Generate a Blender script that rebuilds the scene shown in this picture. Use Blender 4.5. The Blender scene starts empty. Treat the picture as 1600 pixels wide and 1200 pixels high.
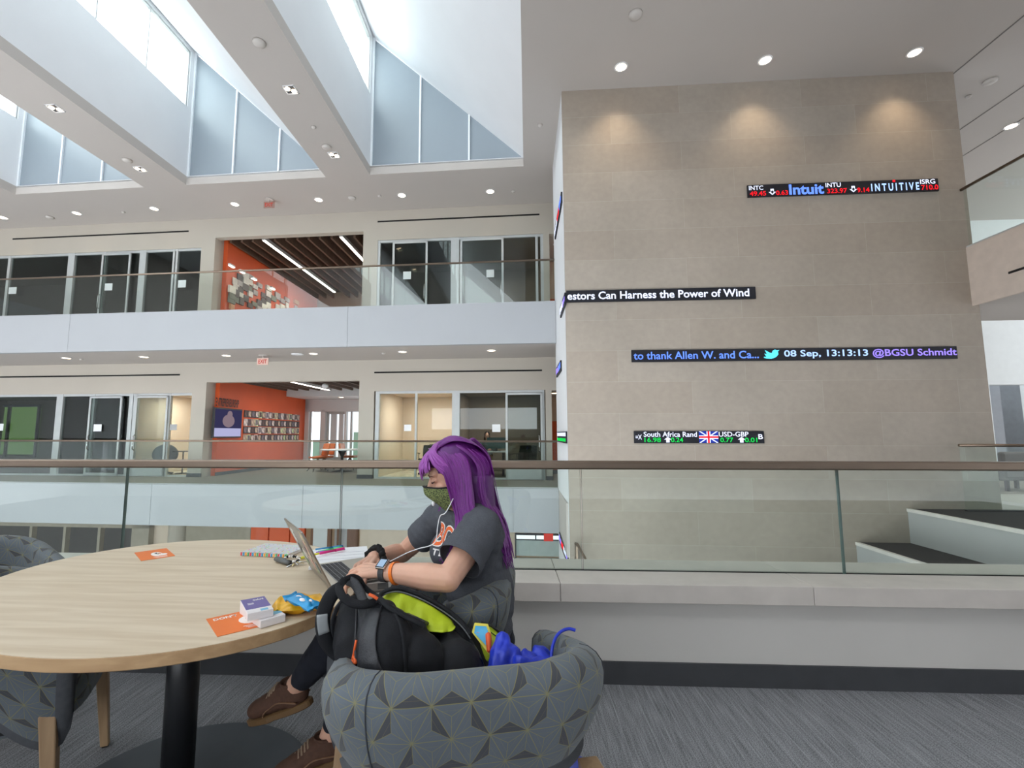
import bpy, bmesh, math, random
from mathutils import Vector, Matrix, noise
from mathutils.bvhtree import BVHTree
random.seed(7)
PI = math.pi
SC = bpy.context.scene
COL = SC.collection

# ------------------------------------------------------------------ camera
CAM_F, CAM_CX, CAM_CY, EYE = 730.0, 753.2, 603.5, 1.25
_y, _p = math.radians(4.316), math.radians(5.904)
RT = Vector((math.cos(_y), math.sin(_y), 0))
FW = Vector((-math.sin(_y)*math.cos(_p), math.cos(_y)*math.cos(_p), math.sin(_p)))
UP = RT.cross(FW)
CAMP = Vector((0, 0, EYE))
cam_d = bpy.data.cameras.new('camera'); cam = bpy.data.objects.new('camera', cam_d); COL.objects.link(cam)
cam.matrix_world = Matrix(((RT.x, UP.x, -FW.x, 0), (RT.y, UP.y, -FW.y, 0), (RT.z, UP.z, -FW.z, EYE), (0, 0, 0, 1)))
cam_d.sensor_width = 36; cam_d.sensor_fit = 'HORIZONTAL'
cam_d.lens = CAM_F/1600*36
cam_d.shift_x = (800-CAM_CX)/1600; cam_d.shift_y = -(600-CAM_CY)/1600
cam_d.clip_start = 0.05; cam_d.clip_end = 300
SC.camera = cam

ANG = {'f': math.radians(-1.257), 's': math.radians(.326), 'n': math.radians(1.608), '0': 0.0}
def fr(g): return Matrix.Rotation(ANG[g], 4, 'Z')
def ray(px, py): return (px-CAM_CX)*RT + (CAM_CY-py)*UP + CAM_F*FW
def onz(px, py, z):
    d = ray(px, py); return CAMP + d*((z-EYE)/d.z)
def ony(px, py, y):                       # point seen at (px,py) standing y metres in front of the camera position
    d = ray(px, py); return CAMP + d*(y/d.y)
def onv(px, py, g, v):
    a = ANG[g]; V = Vector((-math.sin(a), math.cos(a), 0)); U = Vector((math.cos(a), math.sin(a), 0))
    d = ray(px, py); P = CAMP + d*(v/d.dot(V)); return (P.dot(U), P.z)

# ------------------------------------------------------------------ materials
def lin(c):
    return tuple(((x/255)/12.92 if x/255 <= .04045 else ((x/255+.055)/1.055)**2.4) for x in c)
MATS = {}
class NT:
    def __init__(s, name):
        s.m = bpy.data.materials.new(name); s.m.use_nodes = True; s.t = s.m.node_tree; s.t.nodes.clear()
        s.out = s.t.nodes.new('ShaderNodeOutputMaterial')
    def n(s, typ, **kw):
        nd = s.t.nodes.new(typ)
        for k, v in kw.items():
            if k.startswith('i_'): s.set(nd, k[2:].replace('_', ' '), v)
            else: setattr(nd, k, v)
        return nd
    def set(s, nd, key, v):
        sock = nd.inputs[int(key)] if key.isdigit() else nd.inputs[key]
        if isinstance(v, bpy.types.NodeSocket): s.t.links.new(v, sock)
        else:
            if hasattr(sock.default_value, '__len__') and not isinstance(v, str):
                v = tuple(v)
                if len(v) == 3 and len(sock.default_value) == 4: v = v+(1,)
            sock.default_value = v
    def math(s, op, a, b=0.0, c=None):
        nd = s.t.nodes.new('ShaderNodeMath'); nd.operation = op
        s.set(nd, '0', a); s.set(nd, '1', b)
        if c is not None: s.set(nd, '2', c)
        return nd.outputs[0]
    def mix(s, f, a, b):
        nd = s.t.nodes.new('ShaderNodeMix'); nd.data_type = 'RGBA'
        s.set(nd, '0', f); s.set(nd, '6', a if isinstance(a, bpy.types.NodeSocket) else tuple(a)[:3]+(1,)); s.set(nd, '7', b if isinstance(b, bpy.types.NodeSocket) else tuple(b)[:3]+(1,))
        return nd.outputs[2]
    def bsdf(s, col, rough=.6, metal=0, spec=.5, bump=None, bstr=.2, bdist=.002, sheen=0, sss=0, coat=0, alpha=None, aniso=0):
        b = s.n('ShaderNodeBsdfPrincipled'); s.b = b
        s.set(b, 'Base Color', col); s.set(b, 'Roughness', rough); s.set(b, 'Metallic', metal); s.set(b, 'Specular IOR Level', spec)
        if sheen: s.set(b, 'Sheen Weight', sheen)
        if coat: s.set(b, 'Coat Weight', coat)
        if sss:
            s.set(b, 'Subsurface Weight', sss); s.set(b, 'Subsurface Radius', (.012, .005, .003)); s.set(b, 'Subsurface Scale', 1.0)
        if bump is not None:
            bp = s.n('ShaderNodeBump'); s.set(bp, 'Height', bump); s.set(bp, 'Strength', bstr); s.set(bp, 'Distance', bdist)
            s.set(b, 'Normal', bp.outputs[0])
        s.t.links.new(b.outputs[0], s.out.inputs[0]); return s.m
def noise_col(t, col, amt, scale, coord='Object', detail=3, stretch=None):
    tc = t.n('ShaderNodeTexCoord'); v = tc.outputs[coord]
    if stretch:
        mp = t.n('ShaderNodeMapping'); t.set(mp, 'Vector', v); t.set(mp, 'Scale', stretch); v = mp.outputs[0]
    nz = t.n('ShaderNodeTexNoise'); t.set(nz, 'Vector', v); t.set(nz, 'Scale', scale); t.set(nz, 'Detail', detail)
    c2 = tuple(max(0, c*(1-amt)) for c in col[:3]); c3 = tuple(min(1, c*(1+amt)) for c in col[:3])
    rm = t.n('ShaderNodeMapRange'); t.set(rm, 'Value', nz.outputs[0]); t.set(rm, 'From Min', .3); t.set(rm, 'From Max', .7)
    return t.mix(rm.outputs[0], c2, c3), nz.outputs[0]
def mat(name, rgb, rough=.6, metal=0, amt=.05, scale=6, spec=.5, bstr=0, bscale=None, bdist=.002, sheen=0, sss=0, coat=0, stretch=None, linear=False):
    if name in MATS: return MATS[name]
    t = NT(name); c = rgb if linear else lin(rgb)
    cc, nz = noise_col(t, c, amt, scale, stretch=stretch)
    bump = None
    if bstr:
        tc = t.n('ShaderNodeTexCoord'); nb = t.n('ShaderNodeTexNoise'); t.set(nb, 'Vector', tc.outputs['Object']); t.set(nb, 'Scale', bscale or scale*4); t.set(nb, 'Detail', 4); bump = nb.outputs[0]
    MATS[name] = t.bsdf(cc, rough, metal, spec, bump, bstr, bdist, sheen, sss, coat)
    return MATS[name]
def emit(name, rgb, strength, linear=False):
    if name in MATS: return MATS[name]
    t = NT(name); e = t.n('ShaderNodeEmission'); t.set(e, 'Color', rgb if linear else lin(rgb)); t.set(e, 'Strength', strength)
    t.t.links.new(e.outputs[0], t.out.inputs[0]); MATS[name] = t.m; return t.m
def glassmat(name, tint, refl=1.0, rough=0.0, ior=1.45):
    if name in MATS: return MATS[name]
    t = NT(name); tr = t.n('ShaderNodeBsdfTransparent'); t.set(tr, 'Color', tint)
    gl = t.n('ShaderNodeBsdfGlossy'); t.set(gl, 'Color', (1, 1, 1)); t.set(gl, 'Roughness', rough)
    f = t.n('ShaderNodeLayerWeight'); t.set(f, 'Blend', .5)
    fm = t.math('MINIMUM', t.math('MULTIPLY', t.math('ADD', .04, t.math('MULTIPLY', t.math('POWER', f.outputs['Facing'], 5.0), .9)), refl), 1.0)
    m = t.n('ShaderNodeMixShader'); t.set(m, '0', fm); t.t.links.new(tr.outputs[0], m.inputs[1]); t.t.links.new(gl.outputs[0], m.inputs[2])
    t.t.links.new(m.outputs[0], t.out.inputs[0]); MATS[name] = t.m; return t.m

# ------------------------------------------------------------------ mesh builder
WM = {}                                            # world matrices of empties / objects, tracked by hand
def wm(o): return WM.get(o.name, Matrix.Identity(4)) if o else Matrix.Identity(4)
class MB:
    def __init__(s, g='0', M=None):
        s.v = []; s.f = []; s.mi = []; s.uv = {}; s.M = (M if M is not None else fr(g)); s.m = 0
    def add(s, verts, faces, uvs=None, M=None):
        MM = s.M if M is None else s.M @ M
        b = len(s.v); s.v += [MM @ Vector(p) for p in verts]
        for k, f in enumerate(faces):
            s.f.append([b+i for i in f]); s.mi.append(s.m)
            if uvs: s.uv[len(s.f)-1] = uvs[k]
        return s
    def box(s, x0, x1, y0, y1, z0, z1, M=None):
        if x0 > x1: x0, x1 = x1, x0
        if y0 > y1: y0, y1 = y1, y0
        if z0 > z1: z0, z1 = z1, z0
        v = [(x0,y0,z0),(x1,y0,z0),(x1,y1,z0),(x0,y1,z0),(x0,y0,z1),(x1,y0,z1),(x1,y1,z1),(x0,y1,z1)]
        f = [(0,3,2,1),(4,5,6,7),(0,1,5,4),(1,2,6,5),(2,3,7,6),(3,0,4,7)]
        uv = []
        for q in f:
            p = [v[i] for i in q]
            ax = [max(a[k] for a in p)-min(a[k] for a in p) for k in range(3)]
            k = ax.index(min(ax))
            uv.append([{0: (a[1], a[2]), 1: (a[0], a[2]), 2: (a[0], a[1])}[k] for a in p])
        return s.add(v, f, uv, M)
    def prism(s, pts, z0, z1, M=None):                # polygon in xy, extruded in z
        n = len(pts); v = [(p[0], p[1], z0) for p in pts]+[(p[0], p[1], z1) for p in pts]
        f = [list(range(n))[::-1], list(range(n, 2*n))]+[(i, (i+1) % n, n+(i+1) % n, n+i) for i in range(n)]
        return s.add(v, f, None, M)
    def rings(s, rs, cap=True, close=True, uv=None):   # list of rings of equal length
        n = len(rs[0]); v = [p for r in rs for p in r]; f = []; uvs = [] if uv else None
        for i in range(len(rs)-1):
            for j in range(n if close else n-1):
                j2 = (j+1) % n
                f.append((i*n+j, i*n+j2, (i+1)*n+j2, (i+1)*n+j))
                if uv: uvs.append([uv[i][j], uv[i][j+1], uv[i+1][j+1], uv[i+1][j]])
        if cap:
            f.append(list(range(n))[::-1]); f.append([(len(rs)-1)*n+j for j in range(n)])
            if uv: uvs += [[(0, 0)]*n, [(0, 0)]*n]
        return s.add(v, f, uvs)
    def tube(s, pts, r, n=10, flat=1.0, up=None, cap=True, closed=False):
        pts = [Vector(p) for p in pts]; k = len(pts)
        rr = r if hasattr(r, '__len__') else [r]*k
        T = []
        for i in range(k):
            if closed: d = pts[(i+1) % k]-pts[(i-1) % k]
            else: d = pts[min(i+1, k-1)]-pts[max(i-1, 0)]
            T.append(d.normalized() if d.length > 1e-9 else Vector((0, 0, 1)))
        nrm = Vector(up) if up is not None else (Vector((0, 0, 1)) if abs(T[0].z) < .9 else Vector((1, 0, 0)))
        rs = []
        for i in range(k):
            a = (Vector(up) if up is not None else nrm); a = a-T[i]*a.dot(T[i])
            if a.length < 1e-6: a = T[i].orthogonal()
            a.normalize(); nrm = a; b = T[i].cross(a)
            fl = flat[i] if hasattr(flat, '__len__') else flat
            rs.append([pts[i]+a*(rr[i]*fl*math.cos(2*PI*j/n))+b*(rr[i]*math.sin(2*PI*j/n)) for j in range(n)])
        if closed: rs.append(rs[0]); cap = False
        return s.rings(rs, cap)
    def cyl(s, x, y, z0, z1, r, n=24, r2=None):
        r2 = r if r2 is None else r2
        return s.rings([[(x+r*math.cos(2*PI*j/n), y+r*math.sin(2*PI*j/n), z0) for j in range(n)], [(x+r2*math.cos(2*PI*j/n), y+r2*math.sin(2*PI*j/n), z1) for j in range(n)]])
    def lathe(s, prof, n=32, c=(0, 0, 0)):
        return s.rings([[(c[0]+r*math.cos(2*PI*j/n), c[1]+r*math.sin(2*PI*j/n), c[2]+z) for j in range(n)] for r, z in prof])
    def ell(s, c, r, R=None, n=16, m=10):
        R = R or Matrix.Identity(3); c = Vector(c)
        rs = []
        for i in range(m+1):
            t = PI*i/m; t = min(max(t, .02), PI-.02)
            rs.append([c+R @ Vector((r[0]*math.sin(t)*math.cos(2*PI*j/n), r[1]*math.sin(t)*math.sin(2*PI*j/n), -r[2]*math.cos(t))) for j in range(n)])
        return s.rings(rs)
    def build(s, name, mats, parent=None, smooth=False, bevel=0, seg=2, mesh=None, local=False):
        me = bpy.data.meshes.new(name)
        Mi = Matrix.Identity(4) if local else wm(parent).inverted()
        me.from_pydata([Mi @ p for p in s.v], [], s.f); 
        if not isinstance(mats, (list, tuple)): mats = [mats]
        for m_ in mats: me.materials.append(m_)
        for i, p in enumerate(me.polygons): p.material_index = s.mi[i]; p.use_smooth = smooth
        if s.uv:
            ul = me.uv_layers.new(name='UVMap')
            for i, p in enumerate(me.polygons):
                if i in s.uv:
                    for k, li in enumerate(p.loop_indices): ul.data[li].uv = s.uv[i][k]
        bm = bmesh.new(); bm.from_mesh(me); bmesh.ops.recalc_face_normals(bm, faces=bm.faces); bm.to_mesh(me); bm.free()
        me.update(); me.validate()
        o = bpy.data.objects.new(name, me); COL.objects.link(o)
        if parent: o.parent = parent
        WM[o.name] = wm(parent).copy()
        if bevel:
            b = o.modifiers.new('bevel', 'BEVEL'); b.width = bevel; b.segments = seg; b.limit_method = 'ANGLE'; b.angle_limit = math.radians(40)
            if smooth is False:
                for p in me.polygons: p.use_smooth = False
        return o
def objof(name, me, parent=None, world=True):
    if world and parent: me.transform(wm(parent).inverted())
    o = bpy.data.objects.new(name, me); COL.objects.link(o)
    if parent: o.parent = parent
    WM[o.name] = wm(parent).copy()
    return o
def tag(o, label, cat, group=None):
    o['label'] = label; o['category'] = cat
    if group: o['group'] = group
    return o
def struct(o): o['kind'] = 'structure'; return o
def thing(name, label, cat, loc=(0, 0, 0), rz=0, group=None):
    o = bpy.data.objects.new(name, None); COL.objects.link(o); o.empty_display_size = .1
    o.location = loc; o.rotation_euler = (0, 0, rz); WM[o.name] = Matrix.Translation(Vector(loc)) @ Matrix.Rotation(rz, 4, 'Z')
    return tag(o, label, cat, group)
def setting(name, loc=(0, 0, 0)):
    o = bpy.data.objects.new(name, None); COL.objects.link(o); o.location = loc; WM[o.name] = Matrix.Translation(Vector(loc)); o['kind'] = 'structure'; return o
def dup(root, loc, rz=None, label=None, group=None):
    r = root.copy(); COL.objects.link(r); r.location = loc
    if rz is not None: r.rotation_euler = (0, 0, rz)
    WM[r.name] = Matrix.Translation(Vector(loc)) @ Matrix.Rotation(r.rotation_euler[2], 4, 'Z')
    if label: r['label'] = label
    if group: r['group'] = group
    for ch in list(root.children):
        c = ch.copy(); COL.objects.link(c); c.parent = r
        for gch in list(ch.children):
            d = gch.copy(); COL.objects.link(d); d.parent = c
    return r
def evalmesh(o, name):
    bpy.context.view_layer.update()
    dg = bpy.context.evaluated_depsgraph_get(); ev = o.evaluated_get(dg)
    me = bpy.data.meshes.new_from_object(ev); me.name = name
    old = o.data; bpy.data.objects.remove(o); return me
def voxel(mb, name, mats, parent, vox=.004, smooth_it=4, disp=None, sub=0):
    """union everything in the builder into one continuous skin"""
    me = bpy.data.meshes.new(name+'_src'); me.from_pydata([tuple(p) for p in mb.v], [], mb.f); me.update()
    bm = bmesh.new(); bm.from_mesh(me); bmesh.ops.recalc_face_normals(bm, faces=bm.faces); bm.to_mesh(me); bm.free()
    o = bpy.data.objects.new('tmp', me); COL.objects.link(o)
    r = o.modifiers.new('r', 'REMESH'); r.mode = 'VOXEL'; r.voxel_size = vox; r.adaptivity = 0
    if smooth_it:
        s_ = o.modifiers.new('s', 'SMOOTH'); s_.iterations = smooth_it; s_.factor = .5
    me2 = evalmesh(o, name); bpy.data.meshes.remove(me)
    if disp:
        bm = bmesh.new(); bm.from_mesh(me2); bm.normal_update()
        for v in bm.verts: v.co += v.normal*disp(v.co, v.normal)
        bm.to_mesh(me2); bm.free()
    for p in me2.polygons: p.use_smooth = True
    me2.materials.clear()
    for m_ in (mats if isinstance(mats, (list, tuple)) else [mats]): me2.materials.append(m_)
    return objof(name, me2, parent)
def smoothpath(pts, n=6):
    pts = [Vector(p) for p in pts]; out = []
    for i in range(len(pts)-1):
        p0 = pts[max(i-1, 0)]; p1 = pts[i]; p2 = pts[i+1]; p3 = pts[min(i+2, len(pts)-1)]
        for k in range(n):
            t = k/n
            out.append(.5*((2*p1)+(-p0+p2)*t+(2*p0-5*p1+4*p2-p3)*t*t+(-p0+3*p1-3*p2+p3)*t**3))
    out.append(pts[-1]); return out
def textmesh(body, size=1.0, extrude=0.0, width=None, height=None, bold=0.0, spacing=1.0, res=2, shear=0.0):
    cu = bpy.data.curves.new('t', 'FONT'); cu.body = body; cu.size = size; cu.extrude = extrude; cu.offset = bold; cu.space_character = spacing; cu.resolution_u = res; cu.shear = shear
    o = bpy.data.objects.new('t', cu); COL.objects.link(o); me = evalmesh(o, 'text'); bpy.data.curves.remove(cu)
    if not len(me.vertices): return me
    xs = [v.co.x for v in me.vertices]; ys = [v.co.y for v in me.vertices]
    x0, x1, y0, y1 = min(xs), max(xs), min(ys), max(ys)
    sx = (width/(x1-x0)) if width else None; sy = (height/(y1-y0)) if height else None
    if sx is None: sx = sy or 1
    if sy is None: sy = sx
    for v in me.vertices: v.co.x = (v.co.x-x0)*sx; v.co.y = (v.co.y-y0)*sy
    return me
def place_text(name, body, origin, right, up, width, height, m, parent=None, extrude=.001, bold=0.0, off=.001, spacing=1.0, shear=0.0):
    """text with its lower left corner at origin"""
    me = textmesh(body, 1.0, 0, width, height, bold, spacing, shear=shear)
    right = Vector(right).normalized(); up = Vector(up).normalized(); nrm = right.cross(up); origin = Vector(origin)
    for v in me.vertices:
        v.co = origin + right*v.co.x + up*v.co.y + nrm*off
    me.materials.clear(); me.materials.append(m)
    return objof(name, me, parent)
def bez(a, b, t): return Vector(a).lerp(Vector(b), t)
# ------------------------------------------------------------------ materials used
WHITE = mat('white_paint', (228, 229, 231), .7, amt=.015, scale=1.2)
CEIL = mat('ceiling_paint', (188, 181, 175), .8, amt=.015, scale=.8)
CREAM = mat('cream_wall_paint', (186, 178, 166), .75, amt=.02, scale=1)
FASCIA = mat('white_fascia_paint', (166, 168, 171), .6, amt=.012, scale=1.5)
NEARW = mat('pale_grey_wall_paint', (202, 198, 192), .6, amt=.02, scale=2)
BASE = mat('charcoal_rubber_base', (62, 63, 66), .55, amt=.1, scale=8)
LEDGE = mat('honed_limestone_ledge', (200, 192, 184), .5, amt=.06, scale=7, bstr=.05)
STEEL = mat('brushed_steel', (136, 120, 106), .33, metal=.95, amt=.08, scale=3, stretch=(.3, 8, 8))
CHROME = mat('bright_steel', (200, 200, 200), .2, metal=1, amt=.02)
ALU = mat('painted_aluminium', (190, 192, 192), .45, metal=.2, amt=.03)
BLACK = mat('black_metal', (18, 18, 20), .45, amt=.1, scale=20)
DGREY = mat('dark_grey_powder_coat', (70, 74, 80), .55, amt=.06, scale=12)
SLOT = mat('black_slot', (14, 13, 12), .8, amt=.02)
ORANGE = mat('orange_paint', (214, 88, 38), .55, amt=.05, scale=1.5)
WOOD_BR = mat('brown_slat_wood', (96, 74, 60), .6, amt=.2, scale=8)
DOORBR = mat('brown_door_wood', (110, 74, 52), .6, amt=.15, scale=8, stretch=(6, 6, .6))
GLASS = glassmat('clear_glass', (.93, .975, .955), 1.0)
GLASSF = glassmat('far_clear_glass', (.94, .98, .965), .5)
GLASSD = glassmat('grey_office_glass', (.74, .78, .77), .55)
GEDGE = mat('glass_edge', (96, 120, 116), .2, amt=.1)
FROST = mat('pale_translucent_panel', (146, 156, 164), .35, amt=.02, scale=1)
PAPER = mat('white_paper', (238, 238, 240), .8, amt=.02)
LAMP = emit('downlight_glow', (255, 226, 190), 14)
LAMPC = emit('strip_light_glow', (255, 244, 232), 7)
SKYW = mat('white_mullion', (236, 240, 244), .5, amt=.01)

def stone():
    t = NT('limestone_block_wall'); uv = t.n('ShaderNodeUVMap')
    mp = t.n('ShaderNodeMapping'); t.set(mp, 'Vector', uv.outputs[0]); t.set(mp, 'Location', (.35, -.422, 0))
    br = t.n('ShaderNodeTexBrick'); t.set(br, 'Vector', mp.outputs[0]); t.set(br, 'Scale', 1.0)
    t.set(br, 'Brick Width', 2.25); t.set(br, 'Row Height', .578); t.set(br, 'Mortar Size', .003); t.set(br, 'Mortar Smooth', .1); br.offset = .42; br.offset_frequency = 2; br.squash = 1.0; br.squash_frequency = 2
    t.set(br, 'Color1', lin((169, 157, 144))); t.set(br, 'Color2', lin((175, 165, 153))); t.set(br, 'Mortar', lin((184, 176, 164))); t.set(br, 'Bias', -.1)
    n1 = t.n('ShaderNodeTexNoise'); t.set(n1, 'Vector', uv.outputs[0]); t.set(n1, 'Scale', .8); t.set(n1, 'Detail', 5)
    n2 = t.n('ShaderNodeTexNoise'); t.set(n2, 'Vector', uv.outputs[0]); t.set(n2, 'Scale', 9); t.set(n2, 'Detail', 6)
    a = t.n('ShaderNodeMix', data_type='RGBA', blend_type='MULTIPLY'); t.set(a, '0', .5); t.set(a, '6', br.outputs[0])
    r1 = t.n('ShaderNodeMapRange'); t.set(r1, 'Value', n1.outputs[0]); t.set(r1, 'From Min', .3); t.set(r1, 'From Max', .7); t.set(r1, 'To Min', .8); t.set(r1, 'To Max', 1.08)
    cc = t.n('ShaderNodeCombineColor'); [t.set(cc, str(i), r1.outputs[0]) for i in range(3)]; t.set(a, '7', cc.outputs[0])
    b = t.n('ShaderNodeMix', data_type='RGBA', blend_type='MULTIPLY'); t.set(b, '0', .35); t.set(b, '6', a.outputs[2])
    r2 = t.n('ShaderNodeMapRange'); t.set(r2, 'Value', n2.outputs[0]); t.set(r2, 'From Min', .3); t.set(r2, 'From Max', .7); t.set(r2, 'To Min', .85); t.set(r2, 'To Max', 1.1)
    c2 = t.n('ShaderNodeCombineColor'); [t.set(c2, str(i), r2.outputs[0]) for i in range(3)]; t.set(b, '7', c2.outputs[0])
    return t.bsdf(b.outputs[2], .7, bump=br.outputs[1], bstr=.15, bdist=-.003)
STONE = stone()

def carpet(name, base, contrast):
    t = NT(name); tc = t.n('ShaderNodeTexCoord'); P = tc.outputs['Object']
    sp = t.n('ShaderNodeSeparateXYZ'); t.set(sp, '0', P); x, y = sp.outputs[0], sp.outputs[1]
    def stripes(deg):
        a = math.radians(deg)           # coordinate across the stripes
        return t.math('ADD', t.math('MULTIPLY', x, math.cos(a)), t.math('MULTIPLY', y, math.sin(a))), t.math('ADD', t.math('MULTIPLY', x, -math.sin(a)), t.math('MULTIPLY', y, math.cos(a)))
    sR, lR = stripes(0); sL, lL = stripes(0)
    right = t.math('GREATER_THAN', x, -.3)
    s_ = t.math('ADD', t.math('MULTIPLY', right, sR), t.math('MULTIPLY', t.math('SUBTRACT', 1, right), sL))
    l_ = t.math('ADD', t.math('MULTIPLY', right, lR), t.math('MULTIPLY', t.math('SUBTRACT', 1, right), lL))
    cx = t.n('ShaderNodeCombineXYZ'); t.set(cx, '0', t.math('MULTIPLY', s_, 110)); t.set(cx, '1', t.math('MULTIPLY', l_, 5))
    n1 = t.n('ShaderNodeTexNoise'); t.set(n1, 'Vector', cx.outputs[0]); t.set(n1, 'Scale', 1); t.set(n1, 'Detail', 2)
    n2 = t.n('ShaderNodeTexNoise'); t.set(n2, 'Vector', P); t.set(n2, 'Scale', 260); t.set(n2, 'Detail', 2)
    row = t.math('ABSOLUTE', t.math('SINE', t.math('MULTIPLY', s_, 2*PI/.062*.5)))
    seam = t.math('LESS_THAN', row, .07)
    v = t.math('ADD', t.math('MULTIPLY', n1.outputs[0], .42), t.math('MULTIPLY', n2.outputs[0], 1.0))
    v = t.math('ADD', t.math('SUBTRACT', v, .71), t.math('MULTIPLY', seam, .12))
    f = t.n('ShaderNodeMapRange'); t.set(f, 'Value', v); t.set(f, 'From Min', -contrast); t.set(f, 'From Max', contrast)
    col = t.mix(f.outputs[0], tuple(c*.28 for c in lin(base)), tuple(min(1, c*1.9) for c in lin(base)))
    return t.bsdf(col, .95, spec=.1, bump=n2.outputs[0], bstr=.6, bdist=.004)
CARPET = carpet('heathered_grey_carpet', (128, 128, 131), .26)
CARPETD = mat('dark_step_carpet', (66, 64, 64), .95, amt=.35, scale=90, spec=.1, bstr=.4, bscale=300)
CARPETF = mat('beige_grey_far_carpet', (138, 130, 120), .9, amt=.15, scale=30, spec=.1)

def fabric(name, a=.078, base=(96, 103, 110), line=(146, 138, 76), dark=(66, 66, 70)):
    t = NT(name); uv = t.n('ShaderNodeUVMap'); sp = t.n('ShaderNodeSeparateXYZ'); t.set(sp, '0', uv.outputs[0])
    h = a*math.sqrt(3)/2; X, Y = sp.outputs[0], sp.outputs[1]
    ts = []
    for dx, dy in ((0, 1), (math.sqrt(3)/2, -.5), (-math.sqrt(3)/2, -.5)):
        ts.append(t.math('ADD', t.math('MULTIPLY', X, dx/h), t.math('ADD', t.math('MULTIPLY', Y, dy/h), 40.0)))
    fs = [t.math('FRACT', q) for q in ts]; fl = [t.math('FLOOR', q) for q in ts]
    ssum = t.math('ADD', t.math('ADD', fs[0], fs[1]), fs[2]); down = t.math('GREATER_THAN', ssum, 1.5)
    b = [t.math('ABSOLUTE', t.math('SUBTRACT', down, q)) for q in fs]
    mn = t.math('MINIMUM', t.math('MINIMUM', b[0], b[1]), b[2]); mx = t.math('MAXIMUM', t.math('MAXIMUM', b[0], b[1]), b[2])
    md = t.math('SUBTRACT', t.math('SUBTRACT', 1, mn), mx)
    w = .00125/a
    edge = t.math('LESS_THAN', mn, w*.75)
    spoke = t.math('LESS_THAN', t.math('SUBTRACT', md, mn), w*.9)
    inner = t.math('LESS_THAN', t.math('ABSOLUTE', t.math('SUBTRACT', mn, .17)), w*.35)
    cv = t.n('ShaderNodeCombineXYZ'); [t.set(cv, str(i), fl[i]) for i in range(3)]
    wn = t.n('ShaderNodeTexWhiteNoise'); t.set(wn, 'Vector', cv.outputs[0])
    k = t.math('FLOOR', t.math('MULTIPLY', wn.outputs[0], 2.999))
    isdark = 0.0
    for i in range(3):
        hit = t.math('MULTIPLY', t.math('LESS_THAN', t.math('SUBTRACT', b[i], mn), .0005), t.math('COMPARE', k, float(i), .1))
        isdark = t.math('ADD', hit, isdark)
    isdark = t.math('MULTIPLY', isdark, t.math('SUBTRACT', 1, down))
    n2 = t.n('ShaderNodeTexNoise'); t.set(n2, 'Vector', uv.outputs[0]); t.set(n2, 'Scale', 420); t.set(n2, 'Detail', 1)
    n3 = t.n('ShaderNodeTexNoise'); t.set(n3, 'Vector', uv.outputs[0]); t.set(n3, 'Scale', 9)
    c0 = t.mix(n3.outputs[0], tuple(c*.8 for c in lin(base)), tuple(c*1.2 for c in lin(base)))
    c1 = t.mix(t.math('MULTIPLY', isdark, .85), c0, lin(dark))
    lsel = t.math('MINIMUM', t.math('ADD', edge, spoke), 1)
    c2 = t.mix(t.math('MULTIPLY', inner, .25), c1, lin(line))
    c3 = t.mix(t.math('MULTIPLY', lsel, .55), c2, lin(line))
    return t.bsdf(c3, .85, spec=.2, bump=n2.outputs[0], bstr=.35, bdist=.001, sheen=.15)
FABRIC = fabric('star_pattern_upholstery')
FABRICP = mat('plain_grey_upholstery', (88, 90, 94), .9, amt=.08, scale=50, spec=.2, bstr=.3, bscale=500)

def wood(name, c1, c2, sc=(1.2, 14, 14), rough=.45):
    t = NT(name); tc = t.n('ShaderNodeTexCoord'); mp = t.n('ShaderNodeMapping'); t.set(mp, 'Vector', tc.outputs['Object']); t.set(mp, 'Scale', sc); t.set(mp, 'Rotation', (0, 0, .45))
    n1 = t.n('ShaderNodeTexNoise'); t.set(n1, 'Vector', mp.outputs[0]); t.set(n1, 'Scale', 2.2); t.set(n1, 'Detail', 6); t.set(n1, 'Distortion', .4)
    r = t.n('ShaderNodeMapRange'); t.set(r, 'Value', n1.outputs[0]); t.set(r, 'From Min', .35); t.set(r, 'From Max', .65)
    return t.bsdf(t.mix(r.outputs[0], lin(c1), lin(c2)), rough, bump=n1.outputs[0], bstr=.03)
OAKTOP = wood('pale_oak_laminate', (204, 184, 156), (218, 201, 176))
OAKEDGE = wood('oak_edge_band', (168, 134, 96), (190, 156, 116))
OAKLEG = wood('oak_leg_wood', (150, 122, 92), (178, 148, 114), (14, 14, 1.2))
# ================================================================== SETTING
ZC = 7.98; VF = 11.03; VW = 13.15
SKY = [(-14.3, -10.39), (-9.15, -5.22), (-4.03, -0.045)]
VB = -4.0                                   # how far back the roof is built
# ceiling with three long roof-light openings
m = MB('f')
edges = [-26.0]+[e for s_ in SKY for e in s_]+[18.0]
for i in range(0, len(edges), 2): m.box(edges[i], edges[i+1], VB, 11.2, ZC, ZC+.24)
m.box(-26, 18, 11.2, 21, ZC, ZC+.24)
struct(m.build('ceiling', CEIL))
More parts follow.
